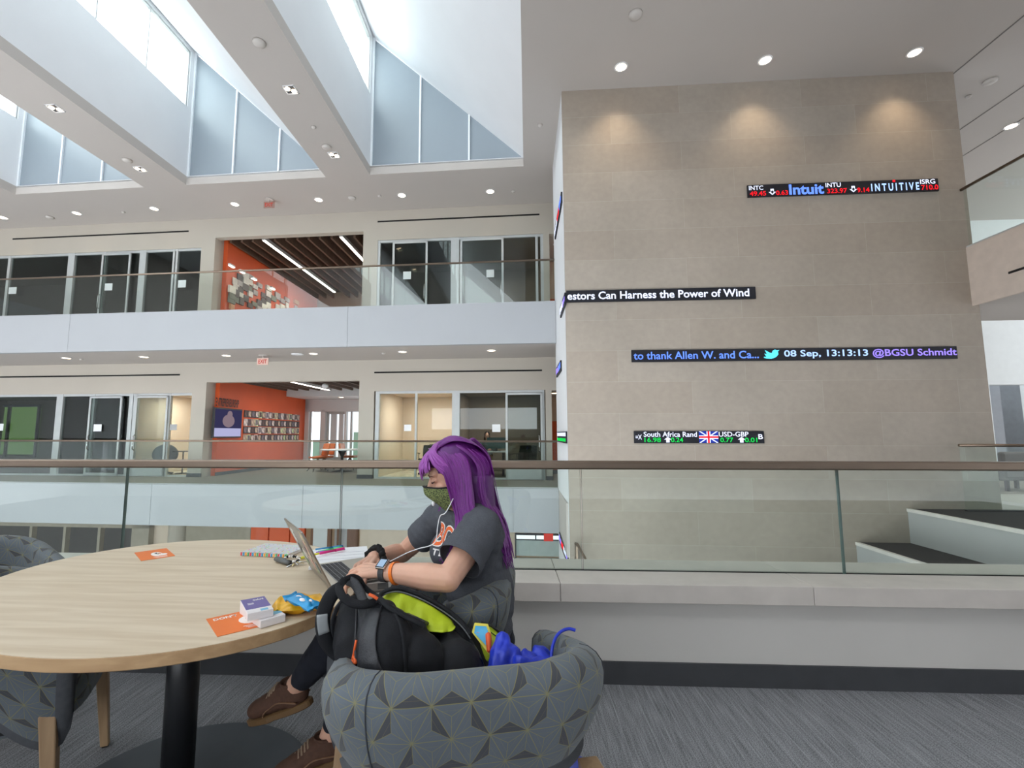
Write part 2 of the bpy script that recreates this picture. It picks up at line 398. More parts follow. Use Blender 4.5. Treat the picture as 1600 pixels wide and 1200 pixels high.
# roof-light wells
def slopez(u, a, b): return 11.9+(8.22-11.9)*(u-a)/(b-a)
wn = 0
for k, (a, b) in enumerate(SKY):
    m = MB('f')                              # upright side: solid below and above the strip window
    m.box(a-.14, a, VB, 11.34, ZC+.24, 10.14); m.box(a-.14, a, VB, 11.34, 11.78, 12.0); m.box(a-.14, a, 11.06, 11.34, 10.14, 11.78)
    m.box(b, b+.12, VB, 11.34, ZC+.24, 8.4)
    # far end: white sill and solid backing
    m.box(a, b, 11.2, 11.34, ZC+.2, 8.235)
    # sloping roof
    m.add([(a-.14, VB, 12.03), (b+.12, VB, 8.22-.11), (b+.12, VB, 8.47), (a-.14, VB, 12.3), (a-.14, 11.34, 12.03), (b+.12, 11.34, 8.11), (b+.12, 11.34, 8.47), (a-.14, 11.34, 12.3)],
          [(0, 1, 2, 3), (7, 6, 5, 4), (0, 4, 5, 1), (1, 5, 6, 2), (2, 6, 7, 3), (3, 7, 4, 0)])
    struct(m.build('wall_skylight', WHITE))
    # strip window in the upright side
    wn += 1; w = setting('window_%d' % wn)
    m = MB('f'); vs = [11.05]
    while vs[-1] > VB+1.4: vs.append(vs[-1]-1.34)
    for v in vs: m.box(a-.10, a-.03, v-.03, v, 10.14, 11.78)
    m.box(a-.10, a-.03, VB, 11.05, 10.14, 10.17); m.box(a-.10, a-.03, VB, 11.05, 11.74, 11.78)
    m.build('window_frame', ALU, w)
    m = MB('f'); m.box(a-.07, a-.06, VB, 11.05, 10.17, 11.74); m.build('pane', GLASSF, w)
    # triangular translucent end light
    wn += 1; w = setting('window_%d' % wn)
    m = MB('f'); zt = lambda u: slopez(u, a, b)-.03
    m.add([(a, 11.24, 8.23), (b-.05, 11.24, 8.23), (b-.05, 11.24, zt(b-.05)+.03), (a, 11.24, zt(a)), (a, 11.27, 8.23), (b-.05, 11.27, 8.23), (b-.05, 11.27, zt(b-.05)+.03), (a, 11.27, zt(a))],
          [(0, 1, 2, 3), (7, 6, 5, 4), (0, 4, 5, 1), (1, 5, 6, 2), (2, 6, 7, 3), (3, 7, 4, 0)])
    m.build('pane', FROST, w)
    for uu in (a+1.31, a+2.60):
        m = MB('f'); m.box(uu-.022, uu+.022, 11.19, 11.24, 8.23, zt(uu)); m.build('mullion', SKYW, w)
    m = MB('f'); m.box(a+.002, a+.05, 11.19, 11.24, 8.23, zt(a)); m.build('mullion', SKYW, w)
# linear slot in the slope of the right-hand roof light
def onslope(px, py, a, b):
    d = ray(px, py); A = ANG['f']; U = Vector((math.cos(A), math.sin(A), 0)); s_ = (8.22-11.9)/(b-a)
    # z = 11.9 + s*(u-a)
    t = (11.9+s_*(CAMP.dot(U)-a)-CAMP.z)/(d.z-s_*d.dot(U)); return CAMP+d*t
a, b = SKY[2]; p1 = onslope(757, 168, a, b); p2 = onslope(738, -60, a, b)
m = MB(); m.tube([p1+Vector((0, 0, .085)), p2+Vector((0, 0, .085))], .03, 4); 
tag(m.build('slot_diffuser', SLOT), 'long thin black slot in the sloping white face of the right-hand skylight', 'vent')

# ------------------------------------------------------------------ far side slabs and fascias
def fascia(name, z0, z1, cuts):
    m = MB('f'); us = [-26]+cuts+[.69]
    for i in range(len(us)-1): m.box(us[i]+.004, us[i+1]-.004, 11.0, 11.12, z0, z1)
    m.box(-26, .69, 11.02, 11.1, z0+.01, z1-.01)
    struct(m.build(name, FASCIA))
uc = lambda px, py, v=11.0: onv(px, py, 'f', v)[0]
fascia('trim_1', 3.41, 4.42, [uc(543, 510)-7.6, uc(543, 510)])
fascia('trim_2', -.98, 0.015, [uc(802, 800)-9.0, uc(472, 800), uc(802, 800)])
m = MB('f'); m.box(-26, 8.15, 11.1, 21, 3.42, 4.40); struct(m.build('floor_upper', CEIL))
m = MB('f'); m.box(-26, .69, 11.1, 21, -.98, -.01); m.box(.69, 18, 8.9, 21, -.98, -.01); struct(m.build('floor_lower', CEIL))
m = MB('f'); m.box(-26, 18, 11.12, 21, -.01, 0.0); struct(m.build('floor_carpet', CARPETF))
m = MB('f'); m.box(-26, 18, 2.9, 21, -4.77, -4.57); struct(m.build('floor_ground', mat('pale_ground_tile', (170, 166, 160), .4)))

# ------------------------------------------------------------------ far wall, three storeys
ua = lambda px, py: onv(px, py, 'f', VW)[0]
C1, C2, C3, C4, C5 = -10.09, -9.64, -4.88, -4.43, .50
m = MB('f')
for z0, zo, za, zt_ in ((0, 2.50, 2.82, 3.42), (4.40, 7.06, 7.36, 7.98)):
    m.box(-26, C2, VW, VW+.22, zo, zt_); m.box(C1, C2, VW, VW+.22, z0, zo)            # left lintel and pier
    m.box(C2, C3, VW, VW+.22, za, zt_)
    m.box(C3, C4, VW, VW+.22, z0, zt_); m.box(C4, C5, VW, VW+.22, zo, zt_); m.box(C5, C5+.17, VW, VW+.22, z0, zt_)
    m.box(C5+.17, 1.6, VW, VW+.22, zo-.02, zt_)
    m.box(C2-.45, C2-.0, VW+.22, VW+.42, z0, za+.3); m.box(C3, C4, VW+.22, 18, z0, za+.3)       # alcove cheeks
    m.box(1.6, 8.15, VW, VW+.22, z0, zt_)
struct(m.build('wall_far', CREAM))
m = MB('f')
for z0 in (0, 4.40):
    for a, b in ((C1-.01, C2+.01), (C3-.01, C4+.01), (C5-.01, C5+.18)): m.box(a, b, VW-.012, VW+.0, z0, z0+.11)
struct(m.build('baseboard_far', BASE))
# rooms behind the glazed fronts
def room(name, u0, u1, z0, z1, m_, depth=3.0):
    for nm, bb in ((name+'_back', (u0, u1, VW+depth, VW+depth+.1, z0, z1)), (name+'_side', (u0-.05, u0, VW+.12, VW+depth, z0, z1)), (name+'_side', (u1, u1+.05, VW+.12, VW+depth, z0, z1)), ('ceiling_room', (u0, u1, VW+.22, VW+depth, z1, z1+.05)), ('floor_room', (u0, u1, VW, VW+depth, z0-.005, z0+.002))):
        q = MB('f'); q.box(*bb); struct(q.build(nm, m_))
DARKR = mat('unlit_room_tone', (92, 88, 86), .8); MIDR = mat('dim_room_tone', (158, 142, 126), .8, amt=.03); WARMR = mat('lit_room_tone', (216, 200, 182), .8, amt=.03)
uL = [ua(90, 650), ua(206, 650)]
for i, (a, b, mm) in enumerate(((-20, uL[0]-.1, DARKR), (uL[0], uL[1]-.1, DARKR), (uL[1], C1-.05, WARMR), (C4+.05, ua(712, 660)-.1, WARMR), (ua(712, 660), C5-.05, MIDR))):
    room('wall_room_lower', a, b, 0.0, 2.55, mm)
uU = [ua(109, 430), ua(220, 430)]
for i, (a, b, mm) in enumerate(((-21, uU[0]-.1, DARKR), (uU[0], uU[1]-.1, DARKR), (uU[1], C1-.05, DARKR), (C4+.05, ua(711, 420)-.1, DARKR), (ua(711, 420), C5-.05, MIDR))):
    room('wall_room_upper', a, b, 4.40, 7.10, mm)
room_lights = []
# storefront glazing: (z0, ztop, list of frame spans in px, sample row)
wno = [wn]
def storefront(lvl, z0, z1, row, x0, x1, posts, doors, gl=GLASSD):
    wno[0] += 1; w = setting('window_%d' % wno[0])
    U0, U1 = ua(x0, row), ua(x1, row)
    m = MB('f'); m.box(U0, U1, VW+.03, VW+.11, z1-.07, z1); m.box(U0, U1, VW+.03, VW+.11, z0, z0+.05)
    for a, b in posts: m.box(ua(a, row), ua(b, row), VW+.02, VW+.12, z0, z1)
    m.build('window_frame', ALU, w, bevel=.004)
    m = MB('f'); m.box(U0, U1, VW+.075, VW+.085, z0+.05, z1-.07); m.build('pane', gl, w)
    for (a, b, h, solid) in doors:            # sliding door leaf: two stiles, rails, pull handle
        d = setting('door_%d' % (len([o for o in bpy.data.objects if o.name.startswith('door_')])+1))
        ma, mb_ = ua(a, row), ua(b, row); m = MB('f')
        m.box(ma, ma+.06, VW-.03, VW+.01, z0+.02, z1-.08); m.box(mb_-.06, mb_, VW-.03, VW+.01, z0+.02, z1-.08); m.box(ma, mb_, VW-.03, VW+.01, z1-.14, z1-.08); m.box(ma, mb_, VW-.03, VW+.01, z0+.02, z0+(.34 if solid else .1))
        m.build('door_frame', ALU, d, bevel=.003)
        m = MB('f'); m.box(ma+.06, mb_-.06, VW-.013, VW-.007, z0+.1, z1-.14); m.build('pane', gl, d)
        uh = ua(h, row); m = MB('f')
        for vv in (VW-.09, ): m.tube([(uh, VW-.03, z0+.78), (uh, VW-.085, z0+.82), (uh, vv, z0+1.0), (uh, VW-.085, z0+1.2), (uh, VW-.03, z0+1.24)], .016, 8)
        m.build('door_handle', CHROME, d, smooth=True)
storefront('lo', 0.0, 2.5, 650, -60, 300, [(-30, -24), (85, 95), (139, 145), (199, 205), (206, 212), (258, 264)], [(139, 190, 144, False), (211, 262, 214, True)])
storefront('lo2', 0.0, 2.5, 650, 586, 850, [(586, 592), (648, 651), (706, 718), (847, 851)], [(790, 848, 842, True)])
storefront('up', 4.4, 7.06, 430, -60, 313, [(-40, -34), (9, 13), (103, 113), (157, 162), (215, 225), (267, 270), (272, 275)], [(158, 203, 160, False)])
storefront('up2', 4.4, 7.06, 430, 589, 846, [(589, 593), (704, 717), (837, 841), (845, 851)], [(613, 668, 664, False), (719, 787, 783, False)])
# sunny garden window at the back of the leftmost lower room
GREEN = mat('garden_green', (94, 122, 74), .8, amt=.5, scale=3)
m = MB('f'); m.box(onv(-30, 640, 'f', 16.1)[0], onv(64, 640, 'f', 16.1)[0], VW+2.93, VW+2.97, .5, 2.3); 
gw = setting('window_%d' % (wno[0]+1)); wno[0] += 1
m.build('pane', emit('garden_daylight', (84, 110, 66), 1.5), gw)
m = MB('f')
for px in (16, 62): m.box(onv(px, 640, 'f', 16.1)[0], onv(px, 640, 'f', 16.1)[0]+.09, VW+2.86, VW+2.93, .4, 2.4)
m.box(onv(-30, 640, 'f', 16.1)[0], onv(64, 640, 'f', 16.1)[0], VW+2.86, VW+2.93, 2.3, 2.38); m.build('window_frame', DGREY, gw)
# notices taped to the glass
for i, (x0, y0, x1, y1, lb) in enumerate(((14, 449, 25, 459, 'at far left'), (164, 443, 175, 453.5, 'second from the left'), (278.5, 438, 290, 449, 'third from the left'), (630, 424.5, 642, 436, 'left of the steel handle'), (760, 421.5, 772, 433, 'right of the wide post'))):
    a, zt_ = onv(x0, y0, 'f', VW-.05); b, zb = onv(x1, y1, 'f', VW-.05)
    m = MB('f'); m.box(a, b, VW-.05, VW-.046, zb, zt_); tag(m.build('paper_notice', PAPER), 'white paper notice on upper floor office glass, '+lb, 'notice', 'notices on the office glass')
for i, (x0, y0, x1, y1, lb) in enumerate(((-3, 662, 4.5, 673, 'at the left edge of the picture'), (146.5, 663, 158, 674, 'on the dark sliding door'), (265.5, 663, 276, 672, 'in the warm lit left room'), (631.5, 663.5, 642.5, 673.5, 'above the grey office chair'), (769, 663, 782, 675, 'above the far seated person'))):
    a, zt_ = onv(x0, y0, 'f', VW-.05); b, zb = onv(x1, y1, 'f', VW-.05)
    m = MB('f'); m.box(a, b, VW-.05, VW-.046, zb, zt_); tag(m.build('paper_notice', PAPER if i != 2 else mat('grey_notice', (170, 170, 172), .7)), 'paper notice on lower floor office glass, '+lb, 'notice', 'notices on the office glass')
# long black air slots over the glazing
for (a, b, z, lb) in ((-16.71, -10.55, 7.61, 'top floor, left'), (-4.45, .40, 7.64, 'top floor, right'), (-19, -10.52, 3.06, 'middle floor, left'), (-4.44, .416, 3.05, 'middle floor, right')):
    m = MB('f'); m.box(a, b, VW-.01, VW-.001, z-.022, z+.022)
    tag(m.build('linear_air_slot', SLOT), 'long thin black air slot above the office glazing, '+lb, 'vent', 'air slots over the offices')

# ------------------------------------------------------------------ alcoves (orange walls)
m = MB('f'); m.box(-9.9, -9.5, VW+.42, 19.2, 0, 3.3); struct(m.build('wall_orange_lower', ORANGE))
m = MB('f'); m.box(-9.9, -9.5, VW+.42, 20, 4.4, 7.7); struct(m.build('wall_orange_upper', ORANGE))
m = MB('f'); m.box(-9.5, -9.485, VW+.42, 19.2, 0, .1); struct(m.build('baseboard_alcove', BASE))
# back of the lower alcove: piers, dropped ceiling, glazed doors to daylight
m = MB('f'); VA = 19.2
ub = lambda px, py=660: onv(px, py, 'f', VA)[0]
m.box(-9.6, ub(482), VA, VA+.3, 0, 3.3); m.box(ub(501), ub(508), VA, VA+.3, 0, 2.3); m.box(-9.5, -4.8, VA, VA+.3, 2.22, 3.3); m.box(ub(538), ub(541), VA, VA+.2, 0, 2.3)
m.box(-9.5, -4.8, 17.6, VA, 2.75, 3.3)
struct(m.build('wall_alcove_lower', WHITE))
m = MB('f'); m.box(-9.5, -4.8, 20, 20.2, 4.4, 7.7); struct(m.build('wall_alcove_upper', CREAM))
gw = setting('window_%d' % (wno[0]+1)); wno[0] += 1
m = MB('f'); m.box(ub(482), -4.8, VA+.45, VA+.5, 0, 2.3); m.build('pane', emit('outside_daylight', (240, 247, 252), 1.3), gw)
m = MB('f'); m.box(ub(484), ub(499), VA+.38, VA+.42, 0, .95); m.box(ub(548), ub(566), VA+.38, VA+.42, 0, 1.35); m.build('pane_garden', emit('outside_greenery', (150, 180, 160), .8), gw)
m = MB('f')
for px in (482, 499, 509, 537, 546): m.box(ub(px), ub(px)+.07, VA+.1, VA+.2, 0, 2.25)
for a, b in ((509, 537),): m.box(ub(a), ub(b), VA+.1, VA+.2, 2.12, 2.25); m.box(ub(a), ub(b), VA+.1, VA+.2, 0, .3)
m.build('window_frame', ALU, gw)
m = MB('f'); m.box(ub(513), ub(522), VA+.25, VA+.34, 0, 2.2); m.box(ub(526), ub(533), VA+.25, VA+.34, 0, 2.2); struct(m.build('wall_outside_piers', WHITE))
# wooden baffle ceilings running front to back
def baffles(z0, z1, v0, v1, n, name):
    for i in range(n):
        u = -9.4+i*(4.45/(n-1)); m = MB('f')
        if name == 'upper' and min(abs(u+8.22), abs(u+5.7)) < .11: continue
        m.box(u-.035, u+.035, v0, v1, z0, z1)
        tag(m.build('ceiling_baffle', WOOD_BR), 'brown wooden ceiling baffle in the %s orange alcove' % name, 'baffle', 'wooden ceiling baffles, %s alcove' % name)
baffles(7.36, 7.66, VW+.4, 19.8, 13, 'upper')
baffles(2.95, 3.2, VW+.4, 17.4, 11, 'lower')
m = MB('f'); m.box(-9.9, -4.6, VW+.2, 20, 7.7, 7.74); m.box(-9.9, -4.6, VW+.2, 17.6, 3.3, 3.34); struct(m.build('ceiling_alcove', mat('dark_brown_deck', (70, 56, 48), .8)))
def strip(u, v0, v1, z, lb):
    t = thing('linear_light', lb, 'light', fr('f') @ Vector((u, (v0+v1)/2, z)))
    m = MB('f'); m.box(u-.06, u+.06, v0, v1, z+.012, z+.12); m.build('housing', ALU, t)
    m = MB('f'); m.box(u-.045, u+.045, v0+.02, v1-.02, z, z+.014); m.build('diffuser', LAMPC, t)
strip(-8.22, 13.42, 18.9, 7.33, 'long glowing white strip light, left one in the upper orange alcove')
strip(-5.7, 13.42, 19.4, 7.33, 'glowing white strip light, right one beside the upper pier')
strip(-7.3, 13.77, 16.55, 2.87, 'glowing white strip light in the lower orange alcove')
for (px, py, lb) in ((480, 398, 'upper'), (508, 603, 'lower')):
    u, z = onv(px, py, 'f', 15.5); m = MB('f'); m.ell((u, 15.5, z), (.11, .11, .09)); tag(m.build('ceiling_speaker', PAPER, smooth=True), 'small round white fitting hanging among the baffles, %s alcove' % lb, 'fitting')
# portraits on the lower orange wall (plane u = -9.3)
def onu(px, py, u0):
    A = ANG['f']; U = Vector((math.cos(A), math.sin(A), 0)); V = Vector((-math.sin(A), math.cos(A), 0)); d = ray(px, py); P = CAMP+d*((u0-CAMP.dot(U))/d.dot(U)); return (P.dot(V), P.z)
UO = -9.485
PORT = [mat('portrait_tone_%d' % i, c, .6, amt=.5, scale=9) for i, c in enumerate(((92, 72, 70), (214, 200, 196), (120, 110, 120), (190, 168, 150), (204, 214, 170)))]
FR = mat('portrait_frame_print', (70, 62, 64), .6)
proto = None; pn = 0
v_start, v_end = onu(384, 655, UO)[0], onu(466, 655, UO)[0]
zrow = [onu(390, y, UO)[1] for y in (647, 660, 672, 684.5)]
ncol = 18
rown = ('top', 'second', 'third', 'bottom')
for r_, zz in enumerate(zrow):
    for c_ in range(ncol):
        v = v_start+(v_end-v_start)*c_/(ncol-1)
        t = thing('portrait_photo', 'small portrait photo on the orange wall, %s row' % rown[r_], 'portrait', fr('f') @ Vector((UO, v, zz)), ANG['f'], 'portraits on the orange wall, %s row' % rown[r_])
        m = MB(M=wm(t)); m.box(-.012, .006, -.1, .1, -.12, .12); m.build('backing', FR if (c_ < 4) == (r_ % 2 == 0) else PORT[(c_+r_) % 5], t)
        m = MB(M=wm(t)); m.box(.006, .009, -.07, .07, -.085, .09); m.build('photo', PORT[(c_*3+r_) % 4+ (1 if r_ > 1 and c_ > 10 else 0)], t)
# wall screen
va, zt_ = onu(336, 636, UO+.06); vb, zb = onu(377, 684.5, UO+.06)
zt_ = onu(357, 638, UO+.06)[1]; zb = onu(357, 684, UO+.06)[1]
t = thing('wall_screen', 'black framed flat screen on the lower orange wall', 'screen', fr('f') @ Vector((UO, (va+vb)/2, (zt_+zb)/2)))
m = MB('f'); m.box(UO-.02, UO+.05, va, vb, zb, zt_); m.build('bezel', BLACK, t, bevel=.004)
m = MB('f'); m.box(UO+.05, UO+.054, va+.04, vb-.04, zb+.04+(zt_-zb)*.28, zt_-.04); m.build('display', emit('screen_navy', (54, 52, 84), 1.0), t)
m = MB('f'); m.box(UO+.05, UO+.054, va+.04, vb-.04, zb+.04, zb+.04+(zt_-zb)*.28); m.build('caption_band', emit('screen_lilac', (186, 186, 226), .9), t)
m = MB('f'); vm = (va+vb)/2; h_ = zt_-zb; zc_ = zb+h_*.62
m.ell((UO+.055, vm+.05, zc_+h_*.17), (.004, .13, .12)); m.ell((UO+.055, vm, zc_-h_*.05), (.004, .3, .2)); m.build('picture', emit('screen_figure', (150, 130, 140), .8), t, smooth=True)
q = onu(337, 628, UO+.02); q2 = onu(373, 633, UO+.02); A = ANG['f']
pt = lambda v, z, du=.02: fr('f') @ Vector((UO+du, v, z))
o = place_text('wall_lettering', 'ENTREPRENEURSHIP', pt(q[0], q[1]-.12), fr('f').to_3x3() @ Vector((0, 1, 0)), (0, 0, 1), q2[0]-q[0], .26, mat('dark_lettering', (62, 36, 30), .6), off=.004, bold=.02)
tag(o, 'dark capital lettering above the screen on the orange wall', 'lettering')
# collage tiles and picture lights on the upper orange wall
rr = random.Random(5); TC = [mat('tile_%d' % i, c, .6, amt=.15, scale=6) for i, c in enumerate(((216, 206, 196), (120, 122, 108), (96, 84, 78), (208, 150, 106), (176, 164, 160), (226, 220, 206)))]
ti = 0
spots = []
for col_ in range(15):
    px = 361+col_*7.2; prof = [452, 440, 434, 430, 432, 448, 446, 452, 450, 466, 462, 470, 468, 474, 472][col_]
    y = prof; k = 0
    while y < 484 and k < 6:
        v, z = onu(px, y, UO); 
        if rr.random() < .82:
            w_ = .10+rr.random()*.08; h_ = .06+rr.random()*.05
            m = MB('f'); m.box(UO-.003, UO+.02+rr.random()*.05, v-w_, v+w_, z-h_*1.3, z+h_)
            tag(m.build('collage_tile', TC[rr.randrange(6)]), 'small rectangular picture tile in the collage on the upper orange wall', 'tile', 'collage tiles on the upper orange wall')
        y += 9; k += 1
for i, (px, py) in enumerate(((362, 416), (378, 425), (397, 436), (426, 451))):
    v, z = onu(px, py, UO+.3); t = thing('picture_light', 'small glowing lamp on the upper orange wall, number %s from the left' % ('one', 'two', 'three', 'four')[i], 'light', fr('f') @ Vector((UO+.3, v, z)))
    m = MB('f'); m.box(UO+.26, UO+.34, v-.12, v+.12, z, z+.05); m.build('housing', ALU, t); m = MB('f'); m.box(UO+.265, UO+.335, v-.11, v+.11, z-.02, z); m.build('diffuser', LAMPC, t)
# end of the corridor seen past the last office
m = MB('f')
for z0, zt_ in ((0, 3.4), (4.4, 7.9)): m.box(.5, 3, 15.4, 15.5, z0, zt_)
struct(m.build('wall_corridor_end', mat('peach_panel', (214, 190, 166), .7)))
m = MB('f'); m.box(.5, 3, 15.38, 15.41, 0.08, 1.68); m.box(.5, 3, 15.38, 15.41, 4.4, 5.75); struct(m.build('wall_corridor_orange', ORANGE))
m = MB('f'); m.box(.5, 3, 15.36, 15.39, 0, .12); struct(m.build('baseboard_corridor', BASE))

# ------------------------------------------------------------------ ground floor wall glimpsed under the fascia
ug = lambda px: onv(px, 840, 'f', VW)[0]
m = MB('f'); m.box(-26, ug(232), VW, VW+.2, -1.52, -.98); m.box(ug(205), ug(232), VW, VW+.2, -4.57, -.98); m.box(ug(290), ug(391), VW, VW+.2, -4.57, -.98)
for a, b in ((45, 49), (98, 102), (152, 156)): m.box(ug(a), ug(b), VW, VW+.15, -4.57, -1.5)
m.box(-26, ug(205), VW, VW+.2, -4.57, -3.4)
struct(m.build('wall_ground', mat('taupe_ground_wall', (164, 156, 142), .8)))
m = MB('f'); m.box(ug(232), ug(290), VW+.2, VW+.5, -4.57, -.98); m.box(ug(560), ug(806), VW+.1, VW+.3, -4.57, -.98); m.box(-26, 4, 16.8, 17, -4.57, -.98); struct(m.build('wall_ground_warm', WARMR))
m = MB('f'); m.cyl(ug(275), VW+.1, -4.57, -.98, .27, 32); struct(m.build('trim_column', CREAM, smooth=False))
m = MB('f')
for a, b in ((391, 419), (420, 452), (453, 476)): m.box(ug(a)+.01, ug(b)-.01, VW, VW+.1, -4.57, -.98)
struct(m.build('wall_ground_orange', ORANGE))
for a, b, mm in ((484, 488, DOORBR), (488, 510, ALU), (510, 516, DOORBR), (525, 531, DOORBR), (541, 558, DOORBR)):
    m = MB('f'); m.box(ug(a), ug(b), VW+.05, VW+.12, -4.57, -.98); struct(m.build('door_ground', mm))
m = MB('f'); m.box(ug(516), ug(541), VW+.3, VW+.34, -4.57, -.98); struct(m.build('wall_ground_bright', WHITE))
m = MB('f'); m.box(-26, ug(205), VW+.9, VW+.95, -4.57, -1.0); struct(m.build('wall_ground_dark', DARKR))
# glazed entrance glimpsed beside the chair
gz = lambda y: onv(840, y, 'f', 12.6)[1]; uh = lambda px: onv(px, 840, 'f', 12.6)[0]
gw = setting('window_%d' % (wno[0]+1)); wno[0] += 1
m = MB('f'); m.box(uh(807), uh(875), 12.6, 12.62, gz(842.5), gz(836)); m.build('pane', emit('entrance_daylight', (245, 250, 255), 1.3), gw)
m = MB('f'); m.box(uh(806), uh(884), 12.55, 12.66, gz(836), gz(834)); m.box(uh(806), uh(884), 12.55, 12.66, gz(844), gz(842.5)); m.box(uh(836), uh(838), 12.55, 12.66, gz(844), gz(834)); m.box(uh(804.5), uh(806.5), 12.55, 12.66, -4.5, gz(834)); m.build('window_frame', DGREY, gw)
m = MB('f'); m.box(uh(806.5), uh(884), 12.6, 12.7, gz(869), gz(844)); m.box(uh(806.5), uh(884), 12.58, 12.7, -4.5, gz(873)); struct(m.build('wall_entrance', mat('pale_green_panel', (176, 190, 186), .5)))
m = MB('f'); m.box(uh(849.5), uh(864), 12.5, 12.53, gz(844), gz(832.5)); tag(m.build('hanging_sign', emit('red_sign', (226, 74, 66), .8)), 'small red sign in front of the ground floor window band', 'sign')

# ------------------------------------------------------------------ guardrails on the far side
def guard(v, z0, ztop, u0, u1, joints, label, rz=.024, glass=GLASSF):
    t = thing('glass_guardrail', label, 'guardrail', fr('f') @ Vector(((u0+u1)/2, v, z0)))
    m = MB('f'); m.tube([(u0, v, ztop), (u1, v, ztop)], rz, 12); m.build('handrail', STEEL, t, smooth=True)
    m = MB('f'); m.box(u0, u1, v-.02, v+.02, z0, z0+.02); m.build('base_channel', ALU, t)
    js = [u0]+joints+[u1]
    for i in range(len(js)-1):
        m = MB('f'); m.box(js[i]+.006, js[i+1]-.006, v-.006, v+.006, z0+.01, ztop-.01); m.build('glass_panel', glass, t)
ur = lambda px, py: onv(px, py, 'f', VF)[0]
guard(VF+.04, 4.42, 5.47, -22, .68, [-18, -14.6, ur(108, 450)+1.2, ur(358, 450), ur(446, 440), ur(527, 440)], 'glass guardrail with thin steel rail along the top floor balcony')
guard(VF+.04, .015, 1.09, -22, .68, [ur(x_, 740) for x_ in (-60, 35, 165, 281, 345, 432, 520, 607, 700, 790)], 'glass guardrail with steel rail along the opposite middle floor balcony')

# ------------------------------------------------------------------ limestone tower
VS = 8.65
A_ = fr('s') @ Vector((.97, VS, 0)); B_ = fr('s') @ Vector((8.2, VS, 0)); C_ = fr('s') @ Vector((8.2, 11.3, 0)); D_ = fr('f') @ Vector((.69, 11.3, 0))
m = MB('s'); m.add([(.97, VS, -4.57), (8.2, VS, -4.57), (8.2, VS, ZC), (.97, VS, ZC), (.97, VS+.08, -4.57), (8.2, VS+.08, -4.57), (8.2, VS+.08, ZC), (.97, VS+.08, ZC)],
    [(0, 1, 2, 3), (7, 6, 5, 4), (0, 4, 5, 1), (1, 5, 6, 2), (2, 6, 7, 3), (3, 7, 4, 0)],
    [[(.97, 0), (8.2, 0), (8.2, ZC+4.57), (.97, ZC+4.57)]]+[[(0, 0)]*4]*5)
struct(m.build('wall_stone', STONE))
m = MB(); m.prism([(A_.x+.015, A_.y+.02), (B_.x, B_.y+.08), (C_.x, C_.y), (D_.x, D_.y)], -4.57, ZC)
m.prism([(A_.x, A_.y+.005), (A_.x+.05, A_.y+.02), (D_.x+.05, D_.y), (D_.x, D_.y)], -4.57, ZC)
struct(m.build('wall_tower_side', WHITE))

# ------------------------------------------------------------------ right hand side
m = MB('s'); m.box(8.12, 18, 2.0, 9.9, 3.53, 4.57); m.box(8.12, 18, 14.6, 15.5, 4.3, 4.57); struct(m.build('floor_right_upper', CEIL))
m = MB('s'); m.box(8.08, 8.12, 2.0, 8.75, 3.51, 4.58); struct(m.build('trim_3', mat('warm_fascia_paint', (206, 192, 180), .7)))
m = MB('s'); m.box(8.078, 8.082, 6.1, 8.0, 3.86, 3.90); tag(m.build('linear_air_slot', SLOT), 'short black air slot in the upper right balcony fascia', 'vent')
t = thing('glass_guardrail', 'glass guardrail with steel rail on the upper right balcony', 'guardrail', fr('s') @ Vector((8.1, 5.5, 4.58)))
m = MB('s'); m.tube([(8.1, 2.0, 5.66), (8.1, 8.64, 5.66)], .027, 12); m.build('handrail', STEEL, t, smooth=True)
for a, b in ((2.0, 3.6), (3.61, 5.2), (5.21, 6.9), (6.91, 8.6)):
    m = MB('s'); m.box(8.094, 8.106, a, b, 4.58, 5.65); m.build('glass_panel', GLASSF, t)
m = MB('s'); m.box(8.08, 8.12, 2.0, 8.64, 4.575, 4.6); m.build('base_channel', ALU, t)
# walls beyond the tower on the right
DU0 = onv(1551, 650, 's', 14.0)[0]; DU1 = DU0+2.2; DZ = onv(1570, 601, 's', 14.0)[1]
m = MB('s'); m.box(8.2, 18, 15.2, 15.4, 4.57, ZC); m.box(8.2, DU0, 14.0, 14.2, -.0, 4.6); m.box(DU1, 18, 14.0, 14.2, 0, 4.6); m.box(DU0, DU1, 14.0, 14.2, DZ, 4.6); m.box(8.2, 18, 17.5, 17.7, 0, 3.5)
struct(m.build('wall_right_far', mat('cool_white_paint', (222, 226, 226), .7, amt=.02)))
m = MB('s'); m.box(DU0-.2, DU0+.75, 14.5, 15.0, 0, DZ+.2); m.box(DU0+.7, DU1+.2, 15.6, 15.7, 0, DZ+.2); struct(m.build('wall_right_recess', mat('blue_grey_recess', (140, 144, 150), .6)))
for (px, py, w_) in ((1540, 365, .34), (1556, 352, .5)):
    pass
m = MB('s'); m.box(11.8, 12.5, 15.1, 15.2, 4.57, 5.9); m.box(12.6, 13.6, 15.1, 15.2, 4.57, 5.9); struct(m.build('door_dark', DGREY))
# ceiling joints on the right
m = MB('s')
for u in (8.25, 9.9, 10.9): m.box(u-.012, u+.012, 3, 14, ZC-.006, ZC+.002)
struct(m.build('trim_4', mat('ceiling_joint', (120, 116, 112), .8)))
m = MB('s'); m.box(11.3, 11.4, 4, 9.4, ZC-.012, ZC-.002); tag(m.build('linear_air_slot', SLOT), 'black air slot in the ceiling at the upper right', 'vent')
